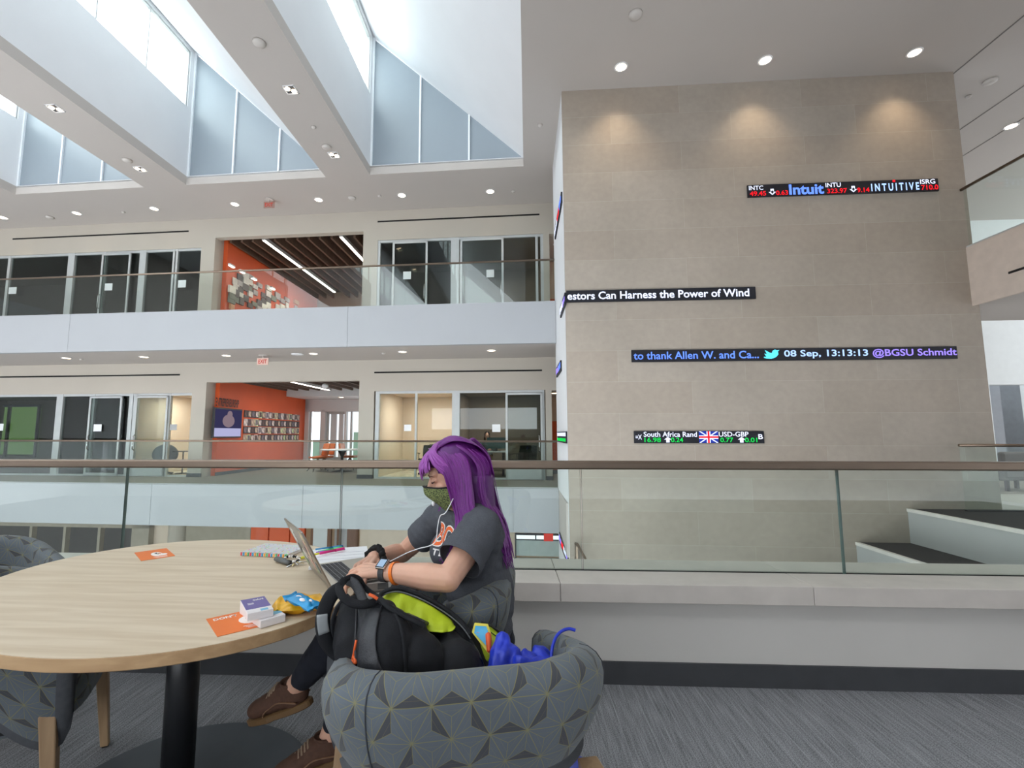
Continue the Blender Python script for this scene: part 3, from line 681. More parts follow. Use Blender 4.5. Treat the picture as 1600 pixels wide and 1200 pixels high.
# seating steps climbing the tower
m = MB('s'); rise = .57; run = .88; us0 = 6.69
for i in range(1, 8):
    m.box(us0-i*run, us0-(i-1)*run, 2.95, VS, -4.57, -.02-i*rise)
m.box(us0, 18, 2.95, VS, -4.57, -.02); m.box(8.2, 18, VS, 15.2, -.98, -.02)
struct(m.build('floor_steps', mat('step_riser_white', (184, 185, 184), .6, amt=.02)))
m = MB('s')
for i in range(0, 8): m.box(us0-i*run+.05, us0-(i-1)*run-.002 if i else 9.3, 2.95, VS, -.022-i*rise, -.012-i*rise)
struct(m.build('floor_step_carpet', CARPETD))
m = MB('s')
for i in range(0, 8): m.box(us0-i*run-.015, us0-i*run+.05, 2.95, VS, -.06-i*rise, -.008-i*rise)
struct(m.build('trim_5', mat('step_nosing', (226, 222, 216), .5)))
m = MB('s'); m.box(9.3, 18, 2.95, 17, -.02, -.008); struct(m.build('floor_right_pale', mat('pale_right_floor', (176, 168, 156), .5)))
t = thing('glass_guardrail', 'short glass guardrail with dark steel rail beside the seating steps, right', 'guardrail', fr('s') @ Vector((8.6, 8.3, -.01)))
m = MB('s'); m.tube([(7.42, 8.42, 1.07), (12.5, 8.42, 1.07)], .024, 12); m.build('handrail', STEEL, t, smooth=True)
m = MB('s'); m.box(7.42, 12.5, 8.414, 8.426, .0, 1.06); m.build('glass_panel', GLASSF, t)
m = MB('s'); m.box(7.42, 12.5, 8.4, 8.44, -.01, .015); m.build('base_channel', BLACK, t)
# stair handrail glimpsed at the tower's foot
t = thing('stair_handrail', 'short sloping steel handrail at the foot of the stone wall', 'handrail', ony(908, 860, 8.4))
m = MB(); m.tube([ony(899, 849, 8.5), ony(902, 850, 8.45), ony(915, 874, 8.2), ony(921, 890, 7.9)], .022, 10); m.build('rail', STEEL, t, smooth=True)
m = MB(); p_ = ony(901, 852, 8.45); m.box(p_.x-.01, p_.x+.02, p_.y, p_.y+.22, p_.z-.5, p_.z-.02); m.build('bracket', STEEL, t)

# ------------------------------------------------------------------ enclosing walls outside the picture
m = MB(); m.box(-27, 20, -4.4, -4.2, 3.0, ZC+.1); m.box(-27, 20, -4.4, -4.2, -4.6, 1.6); m.box(-27, -6.5, -4.4, -4.2, 1.6, 3.0); m.box(.5, 20, -4.4, -4.2, 1.6, 3.0)  # gap in this unseen wall is added to let fill daylight in
struct(m.build('wall_back', WHITE))
m = MB('f'); m.box(-26.2, -26, -4.4, 21, -4.6, ZC+.1); struct(m.build('wall_left', WHITE))
m = MB('f'); m.box(18, 18.2, -4.4, 21, -4.6, .9); m.box(18, 18.2, -4.4, 21, 2.9, 5.3); m.box(18, 18.2, -4.4, 21, 7.5, ZC+.1)  # openings added in this unseen wall to brighten the upper right
for a_, b_ in ((-4.4, 6), (14.5, 21)): m.box(18, 18.2, a_, b_, .9, 7.5)
struct(m.build('wall_right', WHITE))
# ------------------------------------------------------------------ our balcony
m = MB('n'); m.box(-9, 9, -4.0, 2.55, -.3, 0); struct(m.build('floor', CARPET))
m = MB('n'); m.box(-9, 9, 2.53, 2.86, -1.0, .415); struct(m.build('wall_balcony', NEARW))
m = MB('n'); m.box(-9, 9, 2.518, 2.531, 0, .108); struct(m.build('baseboard_balcony', BASE))
m = MB('n'); jn = [-9, onv(560, 930, 'n', 2.46)[0]-2.6, onv(560, 930, 'n', 2.46)[0], onv(876, 930, 'n', 2.46)[0], onv(1273, 940, 'n', 2.46)[0], 3.9, 6.2, 9]
for i in range(len(jn)-1):
    m.box(jn[i]+.0015, jn[i+1]-.0015, 2.46, 2.69, .414, .505); m.box(jn[i]+.0015, jn[i+1]-.0015, 2.73, 2.93, .414, .505)
m.box(-9, 9, 2.69, 2.73, .40, .47)
struct(m.build('trim_ledge', LEDGE, bevel=.003))
t = thing('glass_guardrail', 'near glass guardrail with broad brushed steel rail on the stone ledge', 'guardrail', fr('n') @ Vector((0, 2.71, .49)))
m = MB('n'); m.box(-9, 9, 2.675, 2.745, 1.055, 1.102); m.build('handrail', STEEL, t, bevel=.008)
m = MB('n'); m.box(-9, 9, 2.692, 2.698, .47, .5); m.box(-9, 9, 2.722, 2.728, .47, .5); m.build('base_channel', BLACK, t)
js = [-9, -7.4, -6.1, -4.8, -3.5, onv(195, 800, 'n', 2.71)[0], onv(532.5, 800, 'n', 2.71)[0], onv(908.5, 800, 'n', 2.71)[0], onv(1313.5, 820, 'n', 2.71)[0], 3.25, 4.7, 6.1, 7.5, 9]
for i in range(len(js)-1):
    m = MB('n'); m.box(js[i]+.004, js[i+1]-.004, 2.703, 2.717, .475, 1.06); 
    g_ = m.build('glass_panel', [GLASS, GEDGE], t)
    for p in g_.data.polygons:
        if abs((fr('n').to_3x3().transposed() @ p.normal).x) > .9: p.material_index = 1

# ------------------------------------------------------------------ ceiling fittings
LIGHTS = []
def spot(p, watts, col=(1, .84, .66), size=100, blend=.7, rad=.06, aim=(0, 0, -1)):
    d = bpy.data.lights.new('downlight_lamp', 'SPOT'); d.energy = watts; d.color = col; d.spot_size = math.radians(size); d.spot_blend = blend; d.shadow_soft_size = rad
    o = bpy.data.objects.new('downlight_lamp', d); COL.objects.link(o); o.location = p
    o.rotation_euler = Vector(aim).to_track_quat('-Z', 'Y').to_euler(); return o
ORD = ['first', 'second', 'third', 'fourth', 'fifth', 'sixth', 'seventh', 'eighth', 'ninth']
def downlight(px, py, z, label, group, watts, r=.085, size=100, aim=(0, 0, -1), P=None):
    p = P or onz(px, py, z)
    t = thing('recessed_downlight', label, 'light', p, 0, group)
    m = MB(); m.lathe([(r*.98, -.001), (r*1.0, -.012), (r*1.25, -.010), (r*1.28, 0)], 28, p); m.build('trim_ring', PAPER, t, smooth=True)
    m = MB(); m.lathe([(.001, -.006), (r, -.006)], 28, p); m.build('lens', LAMP, t)
    if watts: o = spot((p.x, p.y, p.z-.03), watts, size=size, aim=aim)
for i, (px, py) in enumerate(((5, 340), (120, 333), (241, 326), (367, 319), (498, 312), (628, 305), (766, 299))):
    downlight(px, py, ZC-.001, 'round recessed downlight, %s from the left in the row over the top floor corridor' % ORD[i], 'top corridor downlights', 26, .1)
for i, (px, py) in enumerate(((104, 559.5), (225, 557.5), (354, 555.5), (490, 552.5), (629, 549.5), (768, 547.5))):
    downlight(px, py, 3.419, 'round recessed downlight, %s from the left in the row over the middle floor corridor' % ORD[i], 'middle corridor downlights', 18, .1)
for i, (px, py) in enumerate(((970.5, 104.5), (1195.5, 94), (1429, 82))):
    downlight(px, py, ZC-.001, 'round recessed downlight above the stone wall, %s' % ('left', 'middle', 'right')[i], 'stone wall downlights', 0, .095)
    p = onz(px, py, ZC); spot((p.x, p.y, p.z-.03), 75, col=(1, .78, .52), size=96, blend=1, rad=.05, aim=(0, .1, -1))
downlight(1580, 197, ZC-.001, 'round recessed downlight at the far upper right', None, 14, .1)
downlight(0, 0, 0, 'tiny recessed downlight deep inside the lower orange alcove', None, 5, .1, P=fr('f') @ Vector((onv(533, 625, 'f', 18.0)[0], 18.0, 2.74)))
downlight(0, 0, 0, 'recessed downlight at the end of the top floor corridor', None, 12, .1, P=fr('f') @ Vector((.95, 13.9, 7.03)))
downlight(0, 0, 0, 'recessed downlight at the end of the middle floor corridor', None, 10, .1, P=fr('f') @ Vector((.8, 13.9, 2.47)))
m = MB('f'); m.box(.67, 3, VW+.22, 15.4, 7.035, 7.1); m.box(.67, 3, VW+.22, 15.4, 2.475, 2.53); struct(m.build('ceiling_corridor', CEIL))
# square gimbal lights on the beams
for i, (px, py) in enumerate(((86, 169), (219, 264), (454, 140), (522, 242))):
    p = onz(px, py, ZC); lb = ('left beam, nearer', 'left beam, farther', 'right beam, nearer', 'right beam, farther')[i]
    t = thing('square_gimbal_light', 'square twin-lamp recessed light, '+lb, 'light', p, ANG['f'], 'gimbal lights on the beams')
    m = MB(M=wm(t)); s_ = .12
    for a, b, c, d in ((-s_, s_, -s_, -s_+.02), (-s_, s_, s_-.02, s_), (-s_, -s_+.02, -s_, s_), (s_-.02, s_, -s_, s_)): m.box(a, b, c, d, -.012, .0)
    m.build('frame', PAPER, t)
    m = MB(M=wm(t)); m.box(-s_+.02, s_-.02, -s_+.02, s_-.02, -.003, -.001); m.build('recess', DGREY, t)
    for dx, dy in ((-.045, -.03), (.05, .04)):
        m = MB(M=wm(t)); m.lathe([(.001, -.02), (.04, -.02), (.05, -.004)], 16, (dx, dy, 0)); m.build('lamp', LAMP, t)
# sprinklers, detectors and exit signs
def puck(px, py, z, r, h, label, name='smoke_detector', mm=None):
    p = onz(px, py, z); m = MB(); m.lathe([(r, 0), (r*.95, -h*.5), (r*.5, -h), (.001, -h)], 20, p); tag(m.build(name, mm or mat('off_white_plastic', (196, 190, 184), .6), smooth=True), label, 'detector' if name[0] == 's' else 'fitting')
for px, py, lb in ((405, 66, 'near the top of the right beam'), (510, 229, 'beside the farther lamp of the right beam'), (199, 250, 'beside the farther lamp of the left beam'), (78, 339, 'above the top corridor, left'), (993, 22, 'above the stone wall, nearest'), (550, 309, 'above the top corridor, middle'), (1547, 126, 'right of the stone wall')):
    puck(px, py, ZC, .11, .06, 'round white smoke detector on the ceiling, '+lb)
for px, py, lb in ((193, 331, 'between the second and third corridor lights'), (593, 306, 'between the fifth and sixth corridor lights'), (802, 298.5, 'right end of the top corridor'), (490, 198, 'middle of the right beam'), (844, 195, 'left of the stone wall'), (1513, 150, 'right of the stone wall')):
    puck(px, py, ZC, .05, .05, 'small sprinkler cap on the ceiling, '+lb, 'ceiling_sprinkler')
for px, py, lb in ((127, 561, 'left'), (599, 551.5, 'right')): puck(px, py, 3.419, .05, .04, 'small sprinkler cap over the middle corridor, '+lb, 'ceiling_sprinkler')
p = onz(465, 553.5, 3.419); m = MB(); m.lathe([(.17, 0), (.15, -.02), (.001, -.02)], 20, p); tag(m.build('ceiling_speaker', PAPER, smooth=True), 'flat round speaker grille over the middle corridor', 'speaker')
def exitsign(px, py, z, label, face):
    p = onz(px, py, z); t = thing('exit_sign', label, 'sign', p)
    m = MB(); m.cyl(p.x, p.y, p.z-.03, p.z, .11); m.box(p.x-.012, p.x+.012, p.y-.012, p.y+.012, p.z-.08, p.z); m.build('canopy', mat('off_white_plastic', (196, 190, 184), .6), t)
    m = MB(); m.box(p.x-.16, p.x+.16, p.y-.012, p.y+.012, p.z-.27, p.z-.08); m.build('face', face, t)
    place_text('lettering', 'EXIT', (p.x-.12, p.y-.0125, p.z-.23), (1, 0, 0), (0, 0, 1), .24, .11, emit('exit_red', (235, 90, 80), .7), t, off=.001, bold=.02)
exitsign(421, 311, ZC, 'faint red exit sign hanging from the ceiling over the top corridor', glassmat('exit_acrylic', (.93, .8, .77), .6))
exitsign(411, 555, 3.42, 'pale exit sign with pink edge hanging over the middle corridor', mat('exit_pale_face', (226, 190, 176), .4))
# ================================================================== LED TICKERS on the stone wall
LEDP = mat('led_panel_black', (16, 18, 30), .5, amt=.02)
LW = emit('led_white', (225, 232, 255), 1.5); LR = emit('led_red', (255, 30, 40), 1.5); LB = emit('led_blue', (100, 140, 255), 1.6); LG = emit('led_green', (30, 220, 90), 1.3)
LV = emit('led_violet', (150, 130, 255), 1.6); LC = emit('led_cyan', (90, 225, 250), 1.6); LI = emit('led_pale_blue', (170, 200, 255), 1.6)
VT = VS-.03
su = lambda px, py: onv(px, py, 's', VT)
class Ticker:
    def __init__(s, label, x0, x1, y0, y1):
        (s.u0, _), (s.u1, _) = su(x0, (y0+y1)/2), su(x1, (y0+y1)/2); s.z1 = su((x0+x1)/2, y0)[1]; s.z0 = su((x0+x1)/2, y1)[1]; s.x0 = x0; s.x1 = x1
        s.t = thing('led_ticker', label, 'led display', fr('s') @ Vector(((s.u0+s.u1)/2, VS, (s.z0+s.z1)/2)))
        m = MB('s'); m.box(s.u0, s.u1, VT, VS-.001, s.z0, s.z1); m.build('panel', LEDP, s.t)
        s.U = fr('s').to_3x3() @ Vector((1, 0, 0)); s.N = fr('s').to_3x3() @ Vector((0, -1, 0))
    def u(s, px): return s.u0+(s.u1-s.u0)*(px-s.x0)/(s.x1-s.x0)
    def z(s, f): return s.z0+(s.z1-s.z0)*f
    def P(s, px, f): return fr('s') @ Vector((s.u(px), VT, s.z(f)))
    def text(s, body, xa, xb, f0, f1, m, bold=.012, shear=0):
        me = textmesh(body, 1, 0, s.u(xb)-s.u(xa), None, bold, 1.0, res=3, shear=shear)
        ys = [v.co.y for v in me.vertices]; h = max(ys) - min(ys); k = (s.z(f1)-s.z(f0))/h
        o_ = s.P(xa, f0)
        for v in me.vertices: v.co = o_ + s.U*v.co.x + Vector((0, 0, 1))*(v.co.y-min(ys))*k + s.N*.004
        me.materials.append(m); return objof('lettering', me, s.t)
    def poly(s, pts, m, name='symbol', d=.004):
        me = bpy.data.meshes.new(name); me.from_pydata([s.P(x, f)+s.N*d for x, f in pts], [], [list(range(len(pts)))]); me.materials.append(m); return objof(name, me, s.t)
    def arrow(s, cx, f0, f1, up, m=LW):
        w = 6; fm = (f0+f1)/2
        pts = [(cx-w, fm), (cx, f1), (cx+w, fm), (cx+w*.45, fm), (cx+w*.45, f0), (cx-w*.45, f0), (cx-w*.45, fm)]
        if not up: pts = [(x, f0+f1-f) for x, f in pts]
        s.poly(pts, m, 'arrow_symbol')
K = Ticker('highest LED ticker strip on the stone wall, red stock prices and INTUITIVE', 1168, 1467, 284, 303)
K.text('INTC', 1170, 1193, .56, .92, LW); K.text('49.45', 1171, 1197, .08, .46, LR); K.arrow(1207, .1, .62, False); K.poly([(1204.5, .36), (1207, .18), (1209.5, .36), (1207, .5)], LEDP, 'arrow_core', .006); K.text('0.63', 1213, 1232, .08, .46, LR)
K.text('Intuit', 1234, 1289, .06, .92, LB, .03); K.text('INTU', 1292, 1316, .58, .94, LW); K.text('323.97', 1294, 1325, .08, .46, LR); K.arrow(1335, .1, .62, False); K.poly([(1332.5, .36), (1335, .18), (1337.5, .36), (1335, .5)], LEDP, 'arrow_core', .006); K.text('9.14', 1341, 1360, .08, .46, LR)
K.text('I N T U I T I V E', 1363, 1437, .12, .74, LI, .03); K.poly([(1397, 1.0), (1401, 1.0), (1401, .82), (1397, .82)], LR, 'red_dot'); K.text('ISRG', 1439, 1462, .58, .96, LW); K.text('710.0', 1440, 1466, .1, .5, LR)
K = Ticker('LED ticker strip at the stone wall edge reading Can Harness the Power of Wind', 885, 1181, 451, 469.5)
K.text('estors Can Harness the Power of Wind', 886.5, 1171, .2, .86, LW, .018)
K = Ticker('long LED ticker strip with blue lettering and a white bird, middle of the stone wall', 987, 1496, 544, 563)
K.text('to thank Allen W. and Ca...', 990, 1191, .2, .84, LB, .012); K.text('08 Sep, 13:13:13', 1231, 1361, .14, .84, LI, .016); K.text('@BGSU Schmidt', 1368, 1495, .12, .86, LV, .016)
bird = [(1199, .32), (1203, .30), (1200, .58), (1204, .52), (1201, .88), (1208, .66), (1212, .62), (1213, .80), (1217, .90), (1220, .84), (1224, .86), (1221.5, .74), (1222, .5), (1218, .28), (1211, .14), (1203, .16), (1199, .24)]
K.poly(bird, LC, 'bird_symbol')
K = Ticker('lowest LED ticker strip, green currency rates with a British flag, on the stone wall', 991, 1194, 673.5, 692.5)
K.text('=X', 993, 1003, .3, .7, LW); K.text('South Africa Rand', 1006, 1090, .52, .94, LW); K.text('16.98', 1007, 1033, .08, .46, LG); K.arrow(1044, .06, .52, True); K.text('0.24', 1049, 1068, .08, .46, LG)
K.text('USD-GBP', 1124, 1170, .54, .94, LW); K.text('0.77', 1126, 1146, .08, .46, LG); K.arrow(1159, .06, .52, True); K.text('0.01', 1164, 1183, .08, .46, LG); K.text('B', 1185, 1192, .34, .74, LW)
LBD = emit('led_navy', (40, 60, 160), 1.3)
K.poly([(1093, .04), (1123, .04), (1123, .98), (1093, .98)], LBD, 'flag_field', .003)
for a, b, c, d in ((1093, .04, 1123, .98), (1093, .98, 1123, .04)):
    K.poly([(a, b), (a+3, b), (c, d), (c-3, d)], LW, 'flag_saltire', .0045)
K.poly([(1105, .04), (1111, .04), (1111, .98), (1105, .98)], LW, 'flag_cross', .005); K.poly([(1093, .36), (1123, .36), (1123, .64), (1093, .64)], LW, 'flag_cross', .0052)
K.poly([(1106.5, .04), (1109.5, .04), (1109.5, .98), (1106.5, .98)], LR, 'flag_cross_red', .006); K.poly([(1093, .43), (1123, .43), (1123, .57), (1093, .57)], LR, 'flag_cross_red', .0062)
# the same strips wrap round onto the narrow white side of the tower
SA, SB = A_, D_
def onside(px, py):
    d2 = (SB-SA); n_ = Vector((d2.y, -d2.x, 0)).normalized(); d = ray(px, py); return CAMP+d*((SA-CAMP).dot(n_)/d.dot(n_))
sdir = (SB-SA).normalized(); sn = Vector((sdir.y, -sdir.x, 0)).normalized()
if sn.dot(CAMP-SA) < 0: sn = -sn
for (xa, xb, yc, fh, cols, lb) in ((868, 879.5, 340, .24, (LW, LR, LB), 'uppermost, white red and blue'), (877, 885, 478, .24, (LW, LV), 'beside the Power of Wind strip'), (871, 878, 577, .24, (LV, LB), 'small blue one'), (873, 886.5, 683, .24, (LW, LG), 'white over green one'), (876, 889, 855, .24, (LV, LR, LW, LV), 'lowest, pink and white')):
    pa = onside(xa, yc); pb = onside(xb, yc); za = onside(xb, yc).z
    t = thing('led_ticker', 'LED strip on the narrow white tower side, '+lb, 'led display', (pb+pa)/2)
    L = (pb-pa).length; d_ = (pb-pa).normalized(); zb_ = (pa.z+pb.z)/2-.11
    def quad(s0, s1, z0, z1, off, m_, nm):
        me = bpy.data.meshes.new(nm); P0 = Vector((pa.x, pa.y, 0)); dd = Vector((d_.x, d_.y, 0)).normalized(); LL = Vector((pb.x-pa.x, pb.y-pa.y, 0)).length
        c = [P0+dd*LL*s0, P0+dd*LL*s1]; v = []
        for o_ in (0.0, off):
            for q, z in ((c[0], z0), (c[1], z0), (c[1], z1), (c[0], z1)): v.append(Vector((q.x, q.y, z))+sn*o_)
        me.from_pydata(v, [], [(0, 1, 2, 3), (7, 6, 5, 4), (0, 4, 5, 1), (1, 5, 6, 2), (2, 6, 7, 3), (3, 7, 4, 0)]); me.materials.append(m_); return objof(nm, me, t)
    quad(0, 1, zb_, zb_+.22, .03, LEDP, 'panel')
    rq = random.Random(int(xa)); n_ = 7
    for k in range(n_):
        c_ = cols[k*len(cols)//n_] if len(cols) != 2 or lb[0] != 'w' else None
        if c_ is None:
            quad((k+.15)/n_, (k+.85)/n_, zb_+.13, zb_+.2, .034, cols[0], 'lettering'); quad((k+.15)/n_, (k+.8)/n_, zb_+.03, zb_+.09, .034, cols[1], 'lettering')
        else: quad((k+.15)/n_, (k+.8)/n_, zb_+.05+rq.random()*.03, zb_+.15+rq.random()*.04, .034, c_, 'lettering')
# ================================================================== FURNITURE
TZ = .742
TC_ = Vector((-1.201, 1.644)); TA, TB, TANG = .701, .565, math.radians(151.65)
t = thing('round_table', 'large oval table with pale oak top and black pedestal', 'table', (TC_.x, TC_.y, 0))
def ellp(a, b, z, n=96): return [(TC_.x+a*math.cos(q)*math.cos(TANG)-b*math.sin(q)*math.sin(TANG), TC_.y+a*math.cos(q)*math.sin(TANG)+b*math.sin(q)*math.cos(TANG), z) for q in [2*PI*i/n for i in range(n)]]
m = MB(); m.rings([ellp(TA-.002, TB-.002, TZ-.0015), ellp(TA-.001, TB-.001, TZ)]); m.build('tabletop', OAKTOP, t)
m = MB(); m.rings([ellp(TA-.004, TB-.004, TZ-.033), ellp(TA, TB, TZ-.030), ellp(TA, TB, TZ-.002), ellp(TA-.001, TB-.001, TZ-.0012)]); m.build('edge_band', OAKEDGE, t, smooth=False)
m = MB(); m.cyl(TC_.x+.03, TC_.y, .012, TZ-.035, .051, 40); m.build('pedestal', mat('black_pedestal', (26, 27, 30), .35, amt=.05), t, smooth=True)
m = MB(); m.cyl(TC_.x+.03, TC_.y, TZ-.045, TZ-.033, .2, 40); m.build('mounting_plate', BLACK, t)
m = MB(); m.lathe([(.001, 0), (.43, 0), (.435, .006), (.43, .012), (.07, .016), (.001, .016)], 64, (TC_.x+.03, TC_.y, 0)); m.build('base_disc', DGREY, t, smooth=False)

# ---- tub chair: local frame, front towards +y
def make_chair(loc, rz, label, name='tub_chair', group=None, flip=False):
    t = thing(name, label, 'chair', loc, rz, group); L = wm(t)
    W, D = (.33 if 'backpack' in label else .315), .30                          # half width, depth of the shell (outer)
    # plan outline of the outer shell, from left arm front round the back to right arm front
    def plan(s, off):
        # s in 0..1
        w = W-off; yb = -(.27-off); ya = .235; r = .20-off*.4
        pts = []; L1 = ya-(yb+r); L2 = r*PI/2; L3 = 2*(w-r); T = 2*L1+2*L2+L3; q = s*T
        if q < L1: return (-w, ya-q)
        q -= L1
        if q < L2: a = q/r; return (-w+r-r*math.cos(a), yb+r-r*math.sin(a))
        q -= L2
        if q < L3: return (-w+r+q, yb)
        q -= L3
        if q < L2: a = q/r; return (w-r+r*math.sin(a), yb+r-r*math.cos(a))
        q -= L2; return (w, yb+r+q)
    N = 72; T_ = 2*(.235+.27-.2)+.2*PI+2*(W-.2)
    def top(s):
        k = abs(s-.5)*2; return .775-.125*max(0, (k-.28)/.72)**1.25
    def bot(s):
        k = abs(s-.5)*2; q = min(1, max(0, (k-.5)/.5)); return .54-.24*q*q*(3-2*q)
    rows = []; uvs = []
    th = .075
    for i in range(N+1):
        s = i/N; x = s*T_; zt, zb = top(s), bot(s)
        prof = []   # (offset inward, z, v)
        fl = .018                              # slight flare of the back
        nz = 7
        for k in range(nz): 
            f = k/(nz-1); z = zb+.02+(zt-.045-zb-.02)*f; prof.append((.045*(1-f)**2+.004, z))
        for k in range(1, 7):
            a = PI*k/7; prof.append((.004+th/2-th/2*math.cos(a), zt-.045+.045*math.sin(a)))
        for k in range(4):
            f = k/3; prof.append((th+.002+.004*f, zt-.045-(zt-.045-.515)*f))
        prof.append((th*.6, zb)); 
        prof = [(.06, zb)]+prof
        ring = []; uv = []; acc = 0; last = None
        for off, z in prof:
            px, py = plan(s, off); ring.append(Vector((px, py, z)))
            if last is not None: acc += math.hypot(off-last[0], z-last[1])
            last = (off, z); uv.append((x+.013, acc))
        rows.append(ring); uvs.append(uv)
    # rows as a strip; close profile
    m = MB(M=L); n = len(rows[0]); v = [p for r in rows for p in r]; f = []; fu = []
    for i in range(N):
        for j in range(n-1):
            f.append((i*n+j, (i+1)*n+j, (i+1)*n+j+1, i*n+j+1)); fu.append([uvs[i][j], uvs[i+1][j], uvs[i+1][j+1], uvs[i][j+1]])
        f.append((i*n+n-1, (i+1)*n+n-1, (i+1)*n, i*n)); fu.append([(0, 0)]*4)
    # rounded arm fronts: domed caps
    for e, sgn in ((0, 1), (N, -1)):
        base = len(v); c = sum(rows[e], Vector())/n
        ringi = [e*n+j for j in range(n)]; prev = ringi
        for k in range(1, 4):
            a = k/3*PI/2; cur = []
            for j in range(n):
                p = rows[e][j]; q = c.lerp(p, .55+.45*math.cos(a)) + Vector((0, .038*math.sin(a), 0)); v.append(q); cur.append(len(v)-1)
            for j in range(n):
                j2 = (j+1) % n; f.append((prev[j], prev[j2], cur[j2], cur[j])); fu.append([(v[q_][0]*.9+v[q_][1], v[q_][2]) for q_ in (prev[j], prev[j2], cur[j2], cur[j])])
            prev = cur
        f.append(prev[::sgn]); fu.append([(v[q_][0]*.9+v[q_][1], v[q_][2]) for q_ in prev[::sgn]])
    m.add(v, f, fu)
    for q_ in range(N*n, len(m.mi)): m.mi[q_] = 1
    for q_ in range(N): m.mi[q_*n+n-1] = 1; m.mi[q_*n+n-2] = 1; m.mi[q_*n] = 1
    m.build('backrest', [FABRIC, FABRICP], t, smooth=True)
    # welt seams
    for s in (.36, .76):
        m = MB(M=L); ii = int(s*N); m.tube([p+ (p-Vector((0, 0, p.z))).normalized()*.001 for p in rows[ii][1:12]], .0016, 6); m.build('seam', mat('seam_thread', (66, 69, 76), .8), t, smooth=True)
    # seat cushion
    m = MB(M=L); ro = []; 
    for (sc_, z) in ((.9, .335), (1.0, .35), (1.0, .435), (.97, .455), (.85, .468), (.4, .474), (.02, .475)):
        ring = []
        for k in range(40):
            a = 2*PI*k/40; cx, cy = math.cos(a), math.sin(a); q = (abs(cx)**4+abs(cy)**4)**-.25
            ring.append((cx*q*.236*sc_, .03+cy*q*.232*sc_, z))
        ro.append(ring)
    m.rings(ro, uv=[[(p[0]*1.0, p[1]-p[2]) for p in r]+[(r[0][0], r[0][1]-r[0][2])] for r in ro]); m.build('seat', FABRIC, t, smooth=True)
    m = MB(M=L); m.box(-.255, .255, -.2, .22, .36, .40); m.build('seat_frame', BLACK, t, bevel=.01)
    # legs
    for sx, sy in ((-1, 1), (1, 1), (-1, -1), (1, -1)):
        xt, yt = sx*.262, (.205 if sy > 0 else -.175); xb, yb = sx*.282, (.25 if sy > 0 else -.235)
        m = MB(M=L); a, b = .024, .014
        m.rings([[(xb-b, yb-b, 0.004), (xb+b, yb-b, 0.004), (xb+b, yb+b, 0.004), (xb-b, yb+b, 0.004)], [(xt-a, yt-a, .53), (xt+a, yt-a, .53), (xt+a, yt+a, .53), (xt-a, yt+a, .53)]])
        leg = m.build('leg', OAKLEG, t, bevel=.004)
        m = MB(M=L); m.cyl(xb, yb, 0, .005, .012, 12); m.build('glide', BLACK, leg)
    return t
chair_front = make_chair((-.142, 1.225, 0), math.radians(15), 'grey star-patterned tub chair in front, holding the black backpack')
chair_woman = make_chair((-.285, 1.72, 0), math.radians(86), 'grey star-patterned tub chair the purple-haired person sits in')
chair_left = make_chair((-1.745, 1.535, 0), math.radians(-60), 'star-patterned tub chair at the left edge, seen mostly below the tabletop')
chair_far = make_chair((-2.32, 1.86, 0), math.radians(-112), 'star-patterned tub chair at the left edge, its rounded back rising above the tabletop')

# ---- distant furniture across the atrium
OCH = mat('orange_shell_plastic', (196, 104, 52), .5); TASK = mat('black_mesh_chair', (40, 40, 42), .8)
def task_chair(u, v, rz, label, m_=TASK, shell=False, z0=0.0, name='office_chair', legm=None):
    p = fr('f') @ Vector((u, v, z0)); t = thing(name, label, 'chair', p, rz); L = wm(t); legm = legm or BLACK
    m = MB(M=L); m.box(-.24, .24, -.24, .24, .43, .50); m.build('seat', m_, t, bevel=.03)
    m = MB(M=L); R = Matrix.Translation((0, -.24, .52)) @ Matrix.Rotation(math.radians(12), 4, 'X'); m.box(-.23, .23, -.03, .03, .0, .42, M=R); m.build('backrest', m_, t, bevel=.025)
    m = MB(M=L)
    if shell:
        for sx in (-1, 1):
            for sy in (-1, 1): m.tube([(0, 0, .42), (sx*.26, sy*.26, 0)], .014, 8)
    else:
        m.cyl(0, 0, .08, .43, .025, 12)
        for k in range(5): a = 2*PI*k/5; m.tube([(0, 0, .1), (.28*math.cos(a), .28*math.sin(a), .05)], .018, 8); m.ell((.28*math.cos(a), .28*math.sin(a), .03), (.03, .03, .03))
    m.build('base', legm, t)
    if not shell:
        for sx in (-1, 1): m = MB(M=L); m.tube([(sx*.22, 0, .46), (sx*.28, 0, .52), (sx*.28, 0, .66), (sx*.28, -.1, .67), (sx*.28, .12, .67)], .014, 8); m.build('armrest', m_, t)
    return t
ux = lambda px, v, py=700: onv(px, py, 'f', v)[0]
task_chair(ux(668, 14.6), 14.6, .5, 'dark office chair behind the glass of the warm lit office, left of the purple hair')
task_chair(ux(690, 15.5), 15.5, -.8, 'second dark office chair in the warm lit office, half behind the purple hair')
task_chair(ux(802, 14.2), 14.2, 1.2, 'dark office chair right of the far seated person')
task_chair(ux(744, 14.0), 14.0, -1.0, 'dark office chair left of the far seated person')
task_chair(ux(824, 14.5), 14.5, .2, 'low dark chair beside the right sliding door of the lower office')
task_chair(ux(497, 15.6), 15.6, 2.4, 'orange shell chair at the white cafe table, left one', OCH, True, name='shell_chair')
task_chair(ux(507, 16.2), 16.2, 2.9, 'orange shell chair behind the left orange chair', OCH, True, name='shell_chair')
task_chair(ux(547, 16.4), 16.4, -1.6, 'orange shell chair right of the white cafe table', OCH, True, name='shell_chair')
p = fr('f') @ Vector((ux(535, 15.7), 15.7, 0)); t = thing('cafe_table', 'white topped cafe table on a dark pedestal in the lower alcove', 'table', p)
